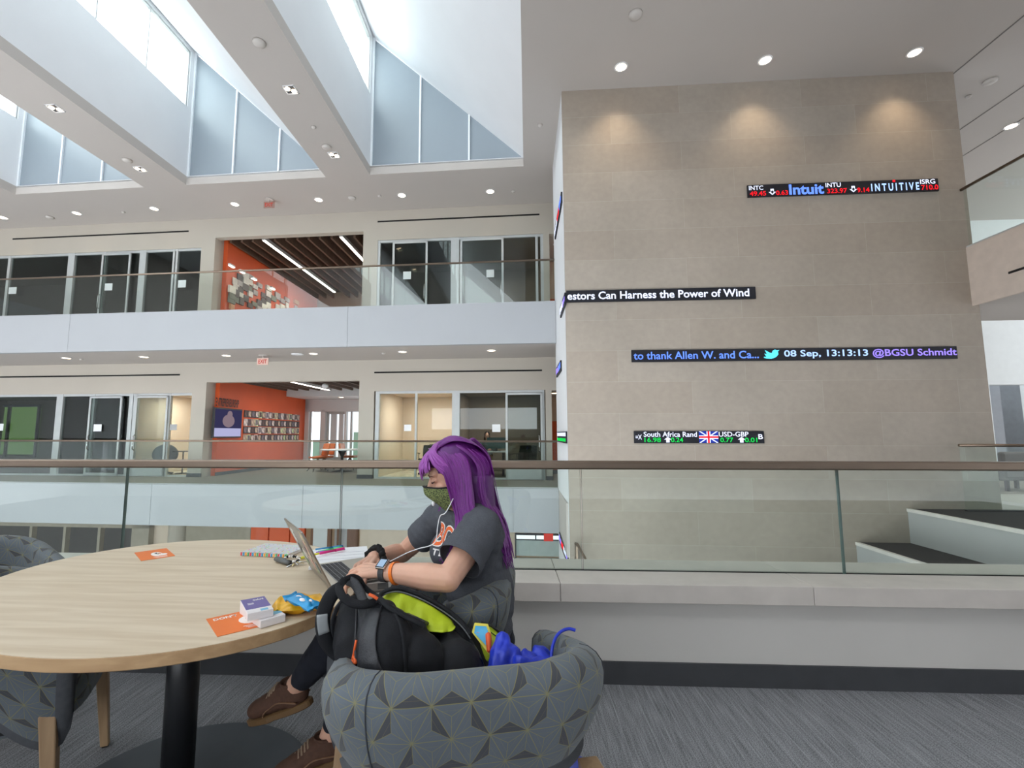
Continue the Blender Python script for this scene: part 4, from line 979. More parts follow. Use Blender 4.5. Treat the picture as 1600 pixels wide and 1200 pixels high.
m = MB(M=wm(t)); m.cyl(0, 0, .72, .75, .72, 40); m.build('tabletop', PAPER, t); m = MB(M=wm(t)); m.lathe([(.36, 0), (.06, .05), (.045, .5), (.16, .72), (.001, .72)], 20); m.build('pedestal', TASK, t, smooth=True)
# lounge chair and side table in the lit room at left
p = fr('f') @ Vector((ux(259, 14.1), 14.1, 0)); t = thing('lounge_chair', 'round backed dark lounge chair in the lit room left of the pier', 'chair', p, .6)
m = MB(M=wm(t)); m.ell((0, 0, .62), (.36, .1, .32)); m.build('backrest', TASK, t, smooth=True); m = MB(M=wm(t)); m.box(-.33, .33, -.6, .0, .36, .46); m.build('seat', TASK, t, bevel=.04)
m = MB(M=wm(t)); m.cyl(0, -.3, .06, .36, .03)
for k in range(4): a = PI/4+PI*k/2; m.tube([(0, -.3, .08), (.34*math.cos(a), -.3+.34*math.sin(a), .03)], .018, 8)
m.build('base', BLACK, t)
p = fr('f') @ Vector((ux(287, 14.25), 14.25, 0)); t = thing('side_table', 'small dark side table beside the lounge chair', 'table', p)
m = MB(M=wm(t)); m.cyl(0, 0, .70, .72, .3, 24); m.build('tabletop', TASK, t); m = MB(M=wm(t)); m.cyl(0, 0, 0, .7, .02, 12); m.cyl(0, 0, 0, .02, .2, 20); m.build('pedestal', TASK, t)
# desk with monitor-like laptop in front of the far person
p = fr('f') @ Vector((ux(763, 14.6), 14.6, 0)); t = thing('office_desk', 'pale desk in the dim office in front of the far seated person', 'table', p)
m = MB(M=wm(t)); m.box(-.6, .55, -.4, .4, .71, .74); m.build('desktop', PAPER, t); 
for sx in (-.52, .47): m = MB(M=wm(t)); m.box(sx-.03, sx+.03, -.35, .35, 0, .71); m.build('leg', TASK, t)
p = fr('f') @ Vector((ux(776, 14.55), 14.55, .74)); t = thing('monitor', 'teal tinted monitor on the far office desk', 'monitor', p)
m = MB(M=wm(t)); m.box(-.3, .3, -.02, .02, .08, .42); m.build('screen', mat('teal_screen', (70, 100, 100), .3), t); m = MB(M=wm(t)); m.box(-.03, .03, -.02, .05, 0, .1); m.box(-.12, .12, -.08, .1, 0, .012); m.build('stand', BLACK, t)
# armchair on the right
p = onz(1571, 768, -.01)+Vector((.33, .3, 0)); t = thing('armchair', 'dark taupe armchair at the right edge beyond the seating steps', 'chair', p); DT = mat('taupe_leather', (86, 80, 76), .6)
m = MB(M=wm(t)); m.box(-.32, .6, -.35, .35, .24, .5); m.build('seat', DT, t, bevel=.04); m = MB(M=wm(t)); m.box(-.42, .7, -.42, -.28, .28, .88); m.build('backrest', DT, t, bevel=.05); m = MB(M=wm(t)); m.box(-.45, -.3, -.4, .35, .24, .66); m.build('armrest', DT, t, bevel=.04)
for sx in (-.28, .5):
    for sy in (-.3, .3): m = MB(M=wm(t)); m.box(sx-.03, sx+.03, sy-.03, sy+.03, .0, .25); m.build('leg', BLACK, t)

# ================================================================== THINGS ON THE TABLE
def frame2(p, dx, dy, z):          # matrix with local x along dx
    X = Vector((dx, dy, 0)).normalized(); Y = Vector((-X.y, X.x, 0)); return Matrix(((X.x, Y.x, 0, p[0]), (X.y, Y.y, 0, p[1]), (0, 0, 1, z), (0, 0, 0, 1)))
def mthing(name, label, cat, M, group=None):
    o = bpy.data.objects.new(name, None); COL.objects.link(o); o.matrix_world = M; WM[o.name] = M.copy(); o.empty_display_size = .05; return tag(o, label, cat, group)
# orange cards
CARD = mat('orange_card', (232, 118, 42), .5, amt=.03); CW = mat('card_white', (245, 240, 235), .5, amt=.01); CB = mat('card_black', (30, 26, 26), .5)
def card(corners, label, txt):
    # corners: near-left, near-right, far-right, far-left in pixels
    P_ = [onz(x, y, TZ) for x, y in corners]; c = sum(P_, Vector())/4; X = (P_[1]-P_[0]); w = X.length; Y = (P_[3]-P_[0]); h = Y.length
    M = frame2((c.x, c.y), X.x, X.y, TZ+.0005); t = mthing('orange_card', label, 'card', M)
    m = MB(M=M); m.box(-w/2, w/2, -h/2, h/2, 0, .0006); m.build('sheet', CARD, t)
    m = MB(M=M); m.ell((w*.06, -h*.02, .0007), (w*.17, h*.22, .0002)); m.ell((w*.2, -h*.14, .0007), (w*.16, h*.1, .0002)); m.build('bird_head_print', CW, t)
    m = MB(M=M); m.prism([(w*.0, h*.06), (w*.1, h*.12), (w*.08, 0), (w*.18, h*.05), (w*.1, -h*.08)], .0007, .0011); m.build('print_marks', CB, t)
    m = MB(M=M); m.prism([(w*.1, h*.02), (w*.22, 0), (w*.16, -h*.08)], .0011, .0013); m.build('beak_print', CARD, t)
    Xn = Vector((M[0][0], M[1][0], 0)); Yn = Vector((M[0][1], M[1][1], 0)); o_ = M @ Vector((-w*.42, h*.28, .0007))
    if txt: place_text('lettering', txt, o_, Xn, Yn, w*.36, h*.12, CW, t, off=.0004, bold=.03)
    for k in range(3): m = MB(M=M); m.box(-w*.1+k*.004, w*.3, -h*.32-k*h*.05, -h*.30-k*h*.05, .0006, .0008); m.build('print_line', CW, t)
card([(346, 994), (452, 968), (412, 948), (321, 968)], 'orange printed card partly under the stacked card packs', "DON'T")
card([(222, 876), (275, 868), (262, 858), (205, 864)], 'orange printed card near the far edge of the table', '')
# stacked packs of index cards
OXP = mat('purple_wrapper', (104, 92, 158), .35, amt=.04); LBL = mat('light_blue_label', (120, 186, 216), .4)
def pack(M, w, d, h, label, top, txt=None):
    t = mthing('index_card_pack', label, 'card pack', M)
    m = MB(M=M); m.box(-w/2, w/2, -d/2, d/2, 0, h); m.build('card_block', mat('card_edges', (232, 226, 226), .45, amt=.03, scale=60, stretch=(1, 1, 40)), t, bevel=.0012)
    m = MB(M=M); m.box(-w/2+.001, w/2-.001, (-d/2+.03 if txt else -d/2+.02), (d/2-.001 if txt else -d/2+.045), h, h+.0006); m.build('wrapper_label', top, t)
    if txt:
        m = MB(M=M); m.box(w*.02, w/2-.012, -d/2+.004, -d/2+.018, h, h+.0007); m.build('barcode_label', LBL, t)
        X = Vector((M[0][0], M[1][0], 0)); Y = Vector((M[0][1], M[1][1], 0))
        place_text('lettering', txt, M @ Vector((-w*.05, d*.26, h+.0008)), X, Y, w*.42, .014, CW, t, off=.0004, bold=.03)
        for k in range(2): m = MB(M=M); m.box(-w*.32, -w*.08, d*.12-k*.008, d*.12-k*.008+.003, h+.0006, h+.0009); m.build('print_line', CW, t)
    return t
a, b, c = onz(409, 982.5, TZ), onz(449, 971, TZ), onz(371, 960, TZ)
X = (b-a).normalized(); 
Mb = frame2(((b+c)/2).xy, X.x, X.y, TZ+.0012); pack(Mb, (b-a).length*.98, (c-a).length, .0195, 'lower pack of white index cards, bottom of the stack of two', LBL)
a, b, c = onz(399, 956, .783), onz(439, 948, .783), onz(363.6, 941, .783)
X = (b-a).normalized(); Mb = frame2(((b+c)/2).xy, X.x, X.y, TZ+.0215); pack(Mb, (b-a).length, (c-a).length, .0195, 'purple topped pack of index cards, upper of the stack of two', OXP, 'Oxford')
# snack bags
def bag(name, M, w, d, h, mats, label, seed, tail=True):
    t = mthing(name, label, 'snack bag', M); rq = random.Random(seed)
    nx, ny = 26, 18; v = []; f = []
    for side in (1, -1):
        for i in range(nx+1):
            for j in range(ny+1):
                x = -1+2*i/nx; y = -1+2*j/ny
                e = max(0, (1-abs(x)**3.0))*max(0, (1-abs(y)**2.4))
                ww = 1+.06*math.sin(3*y+seed)
                z = side*h*.5*e**.6 + .010*noise.noise(Vector((x*2.5+seed, y*2.5, side*.7)))*e**.3*(h/.03) + .006*math.sin(x*9+seed)*(abs(x) > .75) + h*.5
                v.append((x*w/2*ww, y*d/2*(1+.05*math.sin(4*x+seed)), max(z, .001)))
    n1 = (nx+1)*(ny+1)
    for s_ in range(2):
        for i in range(nx):
            for j in range(ny):
                q = [s_*n1+i*(ny+1)+j, s_*n1+(i+1)*(ny+1)+j, s_*n1+(i+1)*(ny+1)+j+1, s_*n1+i*(ny+1)+j+1]; f.append(q if s_ == 0 else q[::-1])
    m = MB(M=M); m.add(v, f); o = m.build('wrapper', mats[:1], t, smooth=True); return t, v
YB = mat('yellow_foil', (238, 178, 32), .28, amt=.12, scale=30, bstr=.5, bscale=60); BB = mat('blue_foil', (22, 140, 196), .25, amt=.2, scale=30, bstr=.5, bscale=60); RB = mat('red_print', (214, 60, 70), .4)
p = onz(468, 954, TZ); M = Matrix.Translation((p.x, p.y, TZ+.001)) @ Matrix.Rotation(.35, 4, 'Z')
t, _ = bag('snack_bag', M, .145, .10, .036, [YB], 'yellow snack bag on the table, under the blue one', 2)
m = MB(M=M); m.ell((-.028, .018, .029), (.022, .013, .004)); m.build('red_print', RB, t, smooth=True)
p = onz(470, 946, TZ+.04); M = Matrix.Translation((p.x, p.y+.012, TZ+.034)) @ Matrix.Rotation(-.45, 4, 'Z') @ Matrix.Rotation(.14, 4, 'Y')
t, _ = bag('snack_bag', M, .115, .045, .024, [BB], 'blue and white snack bag lying on the yellow one', 5)
for x_, y_, r_ in ((-.016, -.004, .010), (.004, -.006, .011), (.022, .006, .008)):
    m = MB(M=M); m.ell((x_, y_, .021), (r_, r_*.8, .004)); m.build('white_print', CW, t, smooth=True)
# spiral notebook
c = (onz(394, 864, TZ)+onz(468, 862, TZ))/2; M = frame2(onz(432, 863, TZ).xy, .97, -.1, TZ+.0006)
t = mthing('spiral_notebook', 'spiral notebook with multicoloured dotted cover on the table', 'notebook', M)
NBK = NT('dotted_cover'); tc = NBK.n('ShaderNodeTexCoord'); vo = NBK.n('ShaderNodeTexVoronoi'); NBK.set(vo, 'Vector', tc.outputs['Object']); NBK.set(vo, 'Scale', 90)
rm = NBK.n('ShaderNodeMapRange'); NBK.set(rm, 'Value', vo.outputs['Distance']); NBK.set(rm, 'From Min', .25); NBK.set(rm, 'From Max', .4); nb_m = NBK.bsdf(NBK.mix(rm.outputs[0], vo.outputs['Color'], (.62, .62, .66)), .4)
m = MB(M=M); m.box(-.115, .10, -.08, .085, .001, .012); m.build('page_block', PAPER, t); m = MB(M=M); m.box(-.117, .102, -.082, .087, .012, .0135); m.build('cover', nb_m, t)
NC = [mat('coil_%d' % i, c_, .4) for i, c_ in enumerate(((220, 70, 80), (60, 150, 200), (240, 170, 60), (90, 180, 120)))]
for k in range(20):
    m = MB(M=M); x_ = -.112+k*.0108; m.box(x_, x_+.006, -.0835, -.074, .002, .0145); m.build('coil_ring', NC[k % 4], t)
# notepad sheet and pens
P0, P1, P2, P3 = onz(503, 889, TZ), onz(566, 876, TZ), onz(556, 857, TZ), onz(486, 866, TZ)
M = frame2(((P0+P2)/2).xy, .93, .36, TZ+.0008); t = mthing('notepad', 'open white lined notepad behind the laptop keyboard', 'notepad', M)
m = MB(M=M); m.box(-.115, .115, -.15, .15, 0, .006); m.build('page_block', PAPER, t)
for k in range(3): m = MB(M=M); m.box(-.09, .1, -.04+k*.05, -.0385+k*.05, .006, .0063); m.build('pen_line', mat('grey_ink', (120, 124, 140), .6), t)
for i, (x0, y0, x1, y1, c_, nm) in enumerate(((493, 859, 536, 853.5, (20, 120, 170), 'blue'), (497, 862.5, 535, 855.5, (90, 200, 120), 'green'), (500, 864.5, 538, 857, (224, 40, 130), 'pink'), (494, 864, 539, 858.5, (130, 60, 180), 'purple'), (470, 872, 500, 865, (222, 216, 60), 'yellow'))):
    z = TZ+.0075+(0 if i != 2 else .010); a, b = onz(x0, y0, z), onz(x1, y1, z); t = thing('felt_pen', '%s felt pen lying behind the laptop' % nm, 'pen', a)
    mm = mat('pen_'+nm, c_, .35); d_ = (b-a).normalized(); L_ = (b-a).length
    m = MB(); m.tube([a, a+d_*L_*.62], .0055, 10); m.build('barrel', mm, t, smooth=True); m = MB(); m.tube([a+d_*L_*.62, b-d_*.004, b], [.0064, .006, .004], 10); m.build('cap', mm, t, smooth=True)
# keys with black and white beaded wristlet
p = onz(452, 876, TZ); t = thing('key_bunch', 'bunch of keys with grey fob and beaded strap beside the laptop lid', 'keys', p)
KF = mat('grey_fob', (84, 86, 84), .5); BR = mat('brass', (196, 176, 130), .3, metal=.9)
a, b = onz(432, 873, TZ+.012), onz(452, 880, TZ+.010); m = MB(); m.tube([a, a.lerp(b, .3), b.lerp(a, .2), b], [.012, .0135, .011, .009], 12, flat=.8); m.build('fob', KF, t, smooth=True)
for k in range(5):
    a = onz(458+k*2.2, 880-k*.6, TZ+.006+.002*k); b = onz(448+k*9, 886-k*2.0, TZ+.003+.002*k); m = MB(); m.tube([a, a.lerp(b, .3), b], [.009, .004, .0035], 8, flat=.3); m.build('key', BR if k % 2 else CHROME, t, smooth=True)
rq = random.Random(3)
for k in range(22):
    q = onz(455+12*math.cos(k*.55)+rq.random()*2, 873.5+4*math.sin(k*.55), TZ+.008+.004*rq.random()); m = MB(); m.ell(q, (.0055, .0055, .0055), n=10, m=6); m.build('bead', BLACK if k % 2 else CW, t, smooth=True)
# phone in a case
M = frame2(onz(590, 921, TZ).xy, .96, .28, TZ+.0006); t = mthing('phone', 'smartphone in taupe case lying by the forearm', 'phone', M)
m = MB(M=M); m.box(-.075, .035, -.036, .036, 0, .009); m.build('case', mat('taupe_case', (112, 100, 92), .5), t, bevel=.003); m = MB(M=M); m.box(0, .034, -.030, .030, .009, .0105); m.build('camera_panel', BLACK, t, bevel=.001)

# ================================================================== LAPTOP
hC, hD = onz(517, 917, TZ+.012), None
hdir = Vector((-.60, .80, 0)); bdir = Vector((.80, .60, 0)); LW_, LD_ = .30, .21
lap = thing('laptop', 'open silver laptop with a sticker-covered lid in front of the purple-haired person', 'laptop', hC)
SIL = mat('laptop_silver', (172, 166, 158), .3, metal=.85, amt=.04); KEY = mat('laptop_keys', (60, 60, 66), .6)
Mx = lambda o_: Matrix(((bdir.x, hdir.x, 0, o_.x), (bdir.y, hdir.y, 0, o_.y), (0, 0, 1, o_.z), (0, 0, 0, 1)))
M = Mx(Vector((hC.x, hC.y, TZ)))
m = MB(M=M); m.box(0, LD_, 0, LW_, .002, .014); m.build('base', SIL, lap, bevel=.003)
m = MB(M=M); m.box(.03, .115, .02, LW_-.02, .014, .0146); kb = m.build('keyboard', mat('keyboard_well', (150, 150, 156), .4), lap)
for r_ in range(5):
    m = MB(M=M)
    for c_ in range(13): m.box(.034+r_*.016, .034+r_*.016+.013, .024+c_*.0196, .024+c_*.0196+.0165, .0146, .0158)
    m.build('key_row', KEY, kb)
m = MB(M=M); m.box(.125, .195, .1, .2, .014, .0144); m.build('trackpad', SIL, lap)
tip = ony(475, 829, 1.475); ldir = (tip-hC).normalized()
ldir = (Vector((-.375, -.28, 0))+Vector((0, 0, .885))).normalized()
lno = hdir.cross(ldir).normalized()       # points to the outer (table) or screen side
ML = Matrix(((ldir.x, hdir.x, lno.x, hC.x), (ldir.y, hdir.y, lno.y, hC.y), (ldir.z, hdir.z, lno.z, hC.z), (0, 0, 0, 1)))
sg = 1 if lno.dot(Vector((-1, 0, 0))) > 0 else -1        # which local z is the lid's outer side
m = MB(M=ML); m.box(0, LD_+.0, 0, LW_, -.003, .003); m.build('lid', SIL, lap, bevel=.0025)
m = MB(M=ML); m.box(.008, LD_-.006, .008, LW_-.008, -sg*.0032, -sg*.0036); m.build('screen', mat('laptop_screen_glass', (34, 36, 42), .12), lap)
rq = random.Random(8); ST = [mat('sticker_%d' % i, c_, .45, amt=.4, scale=70) for i, c_ in enumerate(((226, 222, 214), (120, 128, 128), (206, 170, 160), (172, 184, 150), (86, 86, 90), (222, 206, 170)))]
for i in range(16):
    x_, y_ = .03+rq.random()*.15, .03+rq.random()*.24; w_, h_ = .015+rq.random()*.02, .012+rq.random()*.02
    m = MB(M=ML); n_ = rq.choice((4, 5, 6, 12)); m.prism([(x_+w_*math.cos(2*PI*k/n_), y_+h_*math.sin(2*PI*k/n_)) for k in range(n_)], sg*.003, sg*(.0033+.0001*i)); m.build('sticker', ST[i % 6], lap)
# ================================================================== THE SEATED PERSON
SKIN = mat('skin', (214, 166, 142), .5, amt=.04, scale=25, sss=.12)
HAIRM = None
def hairmat(name, c1, c2, rough=.36):
    t = NT(name); uv = t.n('ShaderNodeUVMap'); sp = t.n('ShaderNodeSeparateXYZ'); t.set(sp, '0', uv.outputs[0])
    n1 = t.n('ShaderNodeTexNoise'); cv = t.n('ShaderNodeCombineXYZ'); t.set(cv, '0', t.math('MULTIPLY', sp.outputs[0], 40)); t.set(cv, '1', t.math('MULTIPLY', sp.outputs[1], 2.0)); t.set(n1, 'Vector', cv.outputs[0]); t.set(n1, 'Scale', 1.0); t.set(n1, 'Detail', 3)
    r = t.n('ShaderNodeMapRange'); t.set(r, 'Value', n1.outputs[0]); t.set(r, 'From Min', .3); t.set(r, 'From Max', .7)
    return t.bsdf(t.mix(r.outputs[0], lin(c1), lin(c2)), rough, spec=.5, bump=n1.outputs[0], bstr=.4, bdist=.002)
HAIR = hairmat('purple_hair', (46, 4, 60), (150, 52, 166)); HAIRD = mat('purple_hair_base', (84, 18, 100), .5, amt=.1, scale=60)
HAIRL = hairmat('light_purple_hair', (116, 40, 134), (176, 92, 186))
TEE = mat('charcoal_heather_shirt', (84, 86, 92), .9, amt=.12, scale=300, spec=.15, bstr=.35, bscale=40, bdist=.004)
JEAN = mat('black_jeans', (22, 25, 36), .85, amt=.15, scale=40, bstr=.3, bscale=30, bdist=.004)
SHOE = mat('brown_suede', (84, 56, 42), .8, amt=.12, scale=60); SOLE = mat('gum_sole', (112, 84, 52), .6); LACE = mat('tan_lace', (150, 128, 106), .8); STRIPE = mat('tan_stripe', (132, 98, 72), .6)
person = thing('person', 'person with long purple hair, grey lettered shirt and patterned face mask typing at the laptop', 'person', (-.14, 1.70, 0))
# ---- joints: px, py, depth
PT = lambda x, y, d: ony(x, y, d)
pelvis = Vector((-.155, 1.70, .56)); hipL = Vector((-.20, 1.60, .535)); hipR = Vector((-.20, 1.80, .535))
waist = Vector((-.135, 1.71, .66)); chest = Vector((-.165, 1.70, .84)); neckb = Vector((-.185, 1.695, .985))
shL = PT(752, 826, 1.545); shR = PT(688, 812, 1.83)
elL = PT(700, 905, 1.40); wrL = PT(600, 893, 1.475)
elR = PT(630, 864, 1.93); wrR = PT(584, 872, 1.745)
fwd = Vector((-.86, -.50, 0)).normalized()          # chest faces this way
side = Vector((fwd.y, -fwd.x, 0)); side = side if side.dot(shL-shR) > 0 else -side   # towards her left arm
headc = PT(711, 739, 1.665)
hf = Vector((-.91, -.22, -.36)).normalized()         # face direction: down towards the screen
hs = Vector((.235, -.97, .0)); hs = (hs-hf*hs.dot(hf)).normalized(); hu = hf.cross(hs)
if hu.z < 0: hu = -hu
HR = Matrix((( hf.x, hs.x, hu.x), (hf.y, hs.y, hu.y), (hf.z, hs.z, hu.z)))   # local: x forward, y her left (towards camera), z up
H = lambda x, y, z: headc + HR @ Vector((x, y, z))
def cap(m, a, b, ra, rb, n=14, k=6, flat=1.0, up=None):
    """tapered capsule"""
    a, b = Vector(a), Vector(b); d = (b-a).normalized(); P_, R_ = [], []
    for i in range(k+1): t_ = PI/2*i/k; P_.append(a-d*ra*math.cos(t_)); R_.append(max(ra*math.sin(t_), .0005))
    for i in range(k+1): t_ = PI/2*i/k; P_.append(b+d*rb*math.sin(t_)); R_.append(max(rb*math.cos(t_), .0005))
    m.tube(P_, R_, n, flat=flat, up=up); return m
def chain(m, pts, rs, n=14, flat=1.0, up=None):
    for i in range(len(pts)-1): cap(m, pts[i], pts[i+1], rs[i], rs[i+1], n, flat=flat, up=up)
    return m
def torso(m, grow=0.0, low=True):
    R = Matrix((( fwd.x, side.x, 0), (fwd.y, side.y, 0), (0, 0, 1)))
    g = grow
    def E(c, r): m.ell(c, (r[0]+g, r[1]+g, r[2]+g), R, 24, 16)
    E(chest+fwd*.0, (.098, .142, .14)); E(chest+Vector((0, 0, .06)), (.085, .155, .10)); E(waist+Vector((0, 0, .03)), (.098, .130, .16))
    for s_ in (1, -1): E(chest+fwd*.062+side*.062*s_+Vector((0, 0, -.005)), (.055, .06, .058))
    E((chest+waist)/2, (.098, .132, .15))
    if low: E(pelvis, (.12, .155, .10))
    for sh in (shL, shR): cap(m, neckb+(sh-neckb)*.3+Vector((0, 0, -.012)), sh, .05+g, .050+g, 16); m.ell(sh, (.053+g, .053+g, .055+g))
# body
m = MB()
torso(m)
chain(m, [neckb+Vector((.012, 0, -.02)), neckb.lerp(headc, .45)+Vector((.012, 0, 0)), H(-.02, 0, -.05)], [.056, .050, .052], 18)
# skull and face
m.ell(H(-.012, 0, .018), (.096, .073, .088), HR, 28, 18); m.ell(H(.03, 0, -.035), (.064, .058, .07), HR, 24, 16)
m.ell(H(.048, 0, -.085), (.036, .036, .026), HR, 20, 12)                       # chin
cap(m, H(.0, .045, -.06), H(.05, .022, -.085), .018, .016); cap(m, H(.0, -.045, -.06), H(.05, -.022, -.085), .018, .016)
m.ell(H(.066, 0, .030), (.022, .052, .026), HR)                               # brow
for s_ in (1, -1):
    m.ell(H(.070, .030*s_, .026), (.014, .020, .006), HR); m.ell(H(.060, .036*s_, -.022), (.022, .022, .018), HR)      # brow ridge, cheekbone
    m.ell(H(.074, .029*s_, .006), (.0135, .0165, .0085), HR)                        # closed-down lid
chain(m, [H(.083, 0, .012), H(.099, 0, -.012), H(.106, 0, -.026)], [.008, .010, .0115], 12)
for s_ in (1, -1): m.ell(H(.095, .010*s_, -.030), (.010, .008, .007), HR)
m.ell(H(.086, 0, -.053), (.011, .022, .006), HR); m.ell(H(.083, 0, -.063), (.011, .019, .006), HR)
for s_ in (1, -1): m.ell(H(-.005, .074*s_, -.012), (.018, .008, .03), HR)       # ears
# arms
chain(m, [shL, shL.lerp(elL, .5)+Vector((0, 0, .0)), elL], [.046, .042, .036]); chain(m, [elL, elL.lerp(wrL, .3), wrL.lerp(elL, .12), wrL], [.037, .041, .028, .0255])
chain(m, [shR, shR.lerp(elR, .5), elR], [.046, .042, .036]); chain(m, [elR, elR.lerp(wrR, .3), wrR.lerp(elR, .12), wrR], [.037, .041, .028, .0255])
# hands
def hand(m, wr, fdir, upv, thumb_side, curl, scale=1.0, spread=.0):
    """palm box-ish + four fingers in three bones + thumb. fdir: towards the knuckles, upv: back of the hand"""
    f = Vector(fdir).normalized(); u = Vector(upv); u = (u-f*u.dot(f)).normalized(); s_ = f.cross(u)*thumb_side   # s_ points to the thumb side
    S = scale; out = []
    for k, off in enumerate((.034, .0115, -.0115, -.033)):
        base = wr+s_*(.012 if k < 2 else -.012)*S*(1 if k in (0, 3) else .5); kn = wr+f*(.084, .087, .083, .075)[k]*S+s_*off*S+u*(.004, .007, .006, .0)[k]*S
        cap(m, base+f*.006, kn, .0145*S, (.0095, .010, .0095, .0085)[k]*S, 12)
        L = (.044, .049, .045, .035)[k]*S; d = (f+s_*spread*(1.5-k)*.12).normalized(); p = kn; r = (.0080, .0083, .0079, .0070)[k]*S; ang = 0
        pts = [kn]; 
        for j, (fr_, c_) in enumerate(((1, curl[k][0]), (.62, curl[k][1]), (.5, curl[k][2]))):
            ang += math.radians(c_); dd = (d*math.cos(ang)-u*math.sin(ang)); p = p+dd*L*fr_; pts.append(p)
        chain(m, pts, [r*1.08, r, r*.93, r*.82], 12); out.append(pts)
    m.ell(wr+f*.045*S+s_*.004*S-u*.003, (.036*S, .036*S, .0155*S), Matrix(((f.x, s_.x, u.x), (f.y, s_.y, u.y), (f.z, s_.z, u.z))), 18, 12)
    tb = wr+f*.022*S+s_*.022*S-u*.006*S; td = (f*.72+s_*.6-u*.12).normalized(); t1 = tb+td*.040*S; td2 = (f*.95+s_*.2-u*.15).normalized(); t2 = t1+td2*.030*S; t3 = t2+(td2-u*.15).normalized()*.024*S
    chain(m, [wr+f*.01+s_*.01, tb, t1, t2, t3], [.014*S, .0145*S, .0115*S, .0098*S, .0085*S], 12); out.append([tb, t1, t2, t3])
    return out
fl = (PT(538, 886, 1.545)-wrL)
handL_pts = hand(m, wrL, (-.93, .30, -.08), (-.05, -.15, 1), -1 if Vector((-.93, .30, -.08)).cross(Vector((0, -.2, 1))).y < 0 else 1, [(16, 34, 20), (20, 36, 20), (24, 36, 20), (26, 34, 18)], 1.02, .9)
handR_pts = hand(m, wrR, (-.16, -.93, -.08), (-.1, 0, 1), -1, [(22, 34, 20), (20, 34, 20), (24, 36, 20), (30, 36, 20)], .98)
# legs: left leg crossed over the right
knL = Vector((-.565, 1.62, .625)); anL = PT(458, 1076, 1.71); knR = Vector((-.56, 1.80, .485)); anR = PT(511, 1160, 1.74)
legs = lambda m, g, lo=1.0: (chain(m, [hipL, hipL.lerp(knL, .5), knL], [.085+g, .074+g, .056+g], 20), chain(m, [knL, knL.lerp(anL, .3), knL.lerp(anL, .9*lo)], [.054+g, .053+g, .034+g], 20),
    chain(m, [hipR, hipR.lerp(knR, .5), knR], [.085+g, .074+g, .056+g], 20), chain(m, [knR, knR.lerp(anR, .3), knR.lerp(anR, .9*lo)], [.054+g, .053+g, .034+g], 20))
legs(m, 0, 1.1)
def footaxes(an, toe):
    f = (toe-an).normalized(); return f
toeL = PT(390, 1130, 1.75); toeR = Vector((anR.x-.22, anR.y-.05, .008))
for an, toe in ((anL, toeL), (anR, toeR)): chain(m, [an, an+(toe-an)*.22-Vector((0, 0, .012)), an+(toe-an)*.5-Vector((0, 0, .008))], [.034, .030, .020])
body = voxel(m, 'body', SKIN, person, .0031, 3)
# eyes, lashes and brows
for s_ in (1, -1):
    m = MB(); m.tube([H(.084, .014*s_, .003), H(.0885, .022*s_, .0005), H(.0885, .031*s_, -.0005), H(.0845, .041*s_, .001), H(.079, .047*s_, .004)], [.0008, .0016, .0018, .0016, .0008], 6); m.build('eyelashes', mat('dark_lash', (40, 24, 24), .7), person, smooth=True)
    m = MB(); m.tube([H(.088, .014*s_, .019), H(.0895, .026*s_, .0235), H(.083, .040*s_, .024), H(.074, .051*s_, .018)], [.0016, .0026, .0024, .0008], 6, flat=.6); m.build('eyebrow', mat('brow_hair', (104, 70, 62), .8), person, smooth=True)
# ---- shirt
m = MB(); torso(m, .012, low=False)
m.ell(pelvis+Vector((0, 0, .04)), (.125, .16, .09), Matrix((( fwd.x, side.x, 0), (fwd.y, side.y, 0), (0, 0, 1))))
slL = shL.lerp(elL, .62); slR = shR.lerp(elR, .48)
chain(m, [shL+Vector((0, 0, .004)), shL.lerp(elL, .3), slL], [.064, .066, .070], 22); chain(m, [shR+Vector((0, 0, .004)), shR.lerp(elR, .25), slR], [.064, .062, .062], 22)
cap(m, neckb+Vector((.0, 0, -.03)), neckb+Vector((-.004, 0, .004)), .075, .060)
def folds(co, n): return .0035*noise.noise(co*14)+.0028*noise.noise(Vector((co.x*30+co.z*40, co.y*30, co.z*12)))+.0018*noise.noise(co*50)
shirt = voxel(m, 'shirt', [TEE, mat('shirt_hem', (70, 72, 78), .9)], person, .0045, 5, folds)
# trim sleeve ends open: cut caps off with planes, keeping the cloth tidy
def cut(o, p, nrm, keep_r, centre):
    me = o.data; bm = bmesh.new(); bm.from_mesh(me); Mi = wm(person).inverted(); pl = Mi @ p; cl = Mi @ centre
    fs = [f for f in bm.faces if (f.calc_center_median()-cl).length < keep_r]; gm = list({v for f in fs for v in f.verts})+list({e for f in fs for e in f.edges})+fs
    bmesh.ops.bisect_plane(bm, geom=gm, plane_co=pl, plane_no=nrm, clear_outer=True); bm.to_mesh(me); bm.free()
dL = (elL-shL).normalized(); dR = (elR-shR).normalized()
cut(shirt, slL+dL*.012, dL, .115, slL+dL*.05); cut(shirt, slR+dR*.012, dR, .1, slR+dR*.045)
cut(shirt, neckb+Vector((0, 0, .022)), (headc-neckb).normalized(), .095, neckb+Vector((0, 0, .05)))
sm = shirt.modifiers.new('thickness', 'SOLIDIFY'); sm.thickness = .003; sm.offset = 0
# ---- jeans
m = MB(); legs(m, .011, .90); m.ell(pelvis, (.135, .165, .085), Matrix((( fwd.x, side.x, 0), (fwd.y, side.y, 0), (0, 0, 1))))
jeans = voxel(m, 'jeans', JEAN, person, .006, 4, lambda co, n: .004*noise.noise(co*16)+.002*noise.noise(co*45))
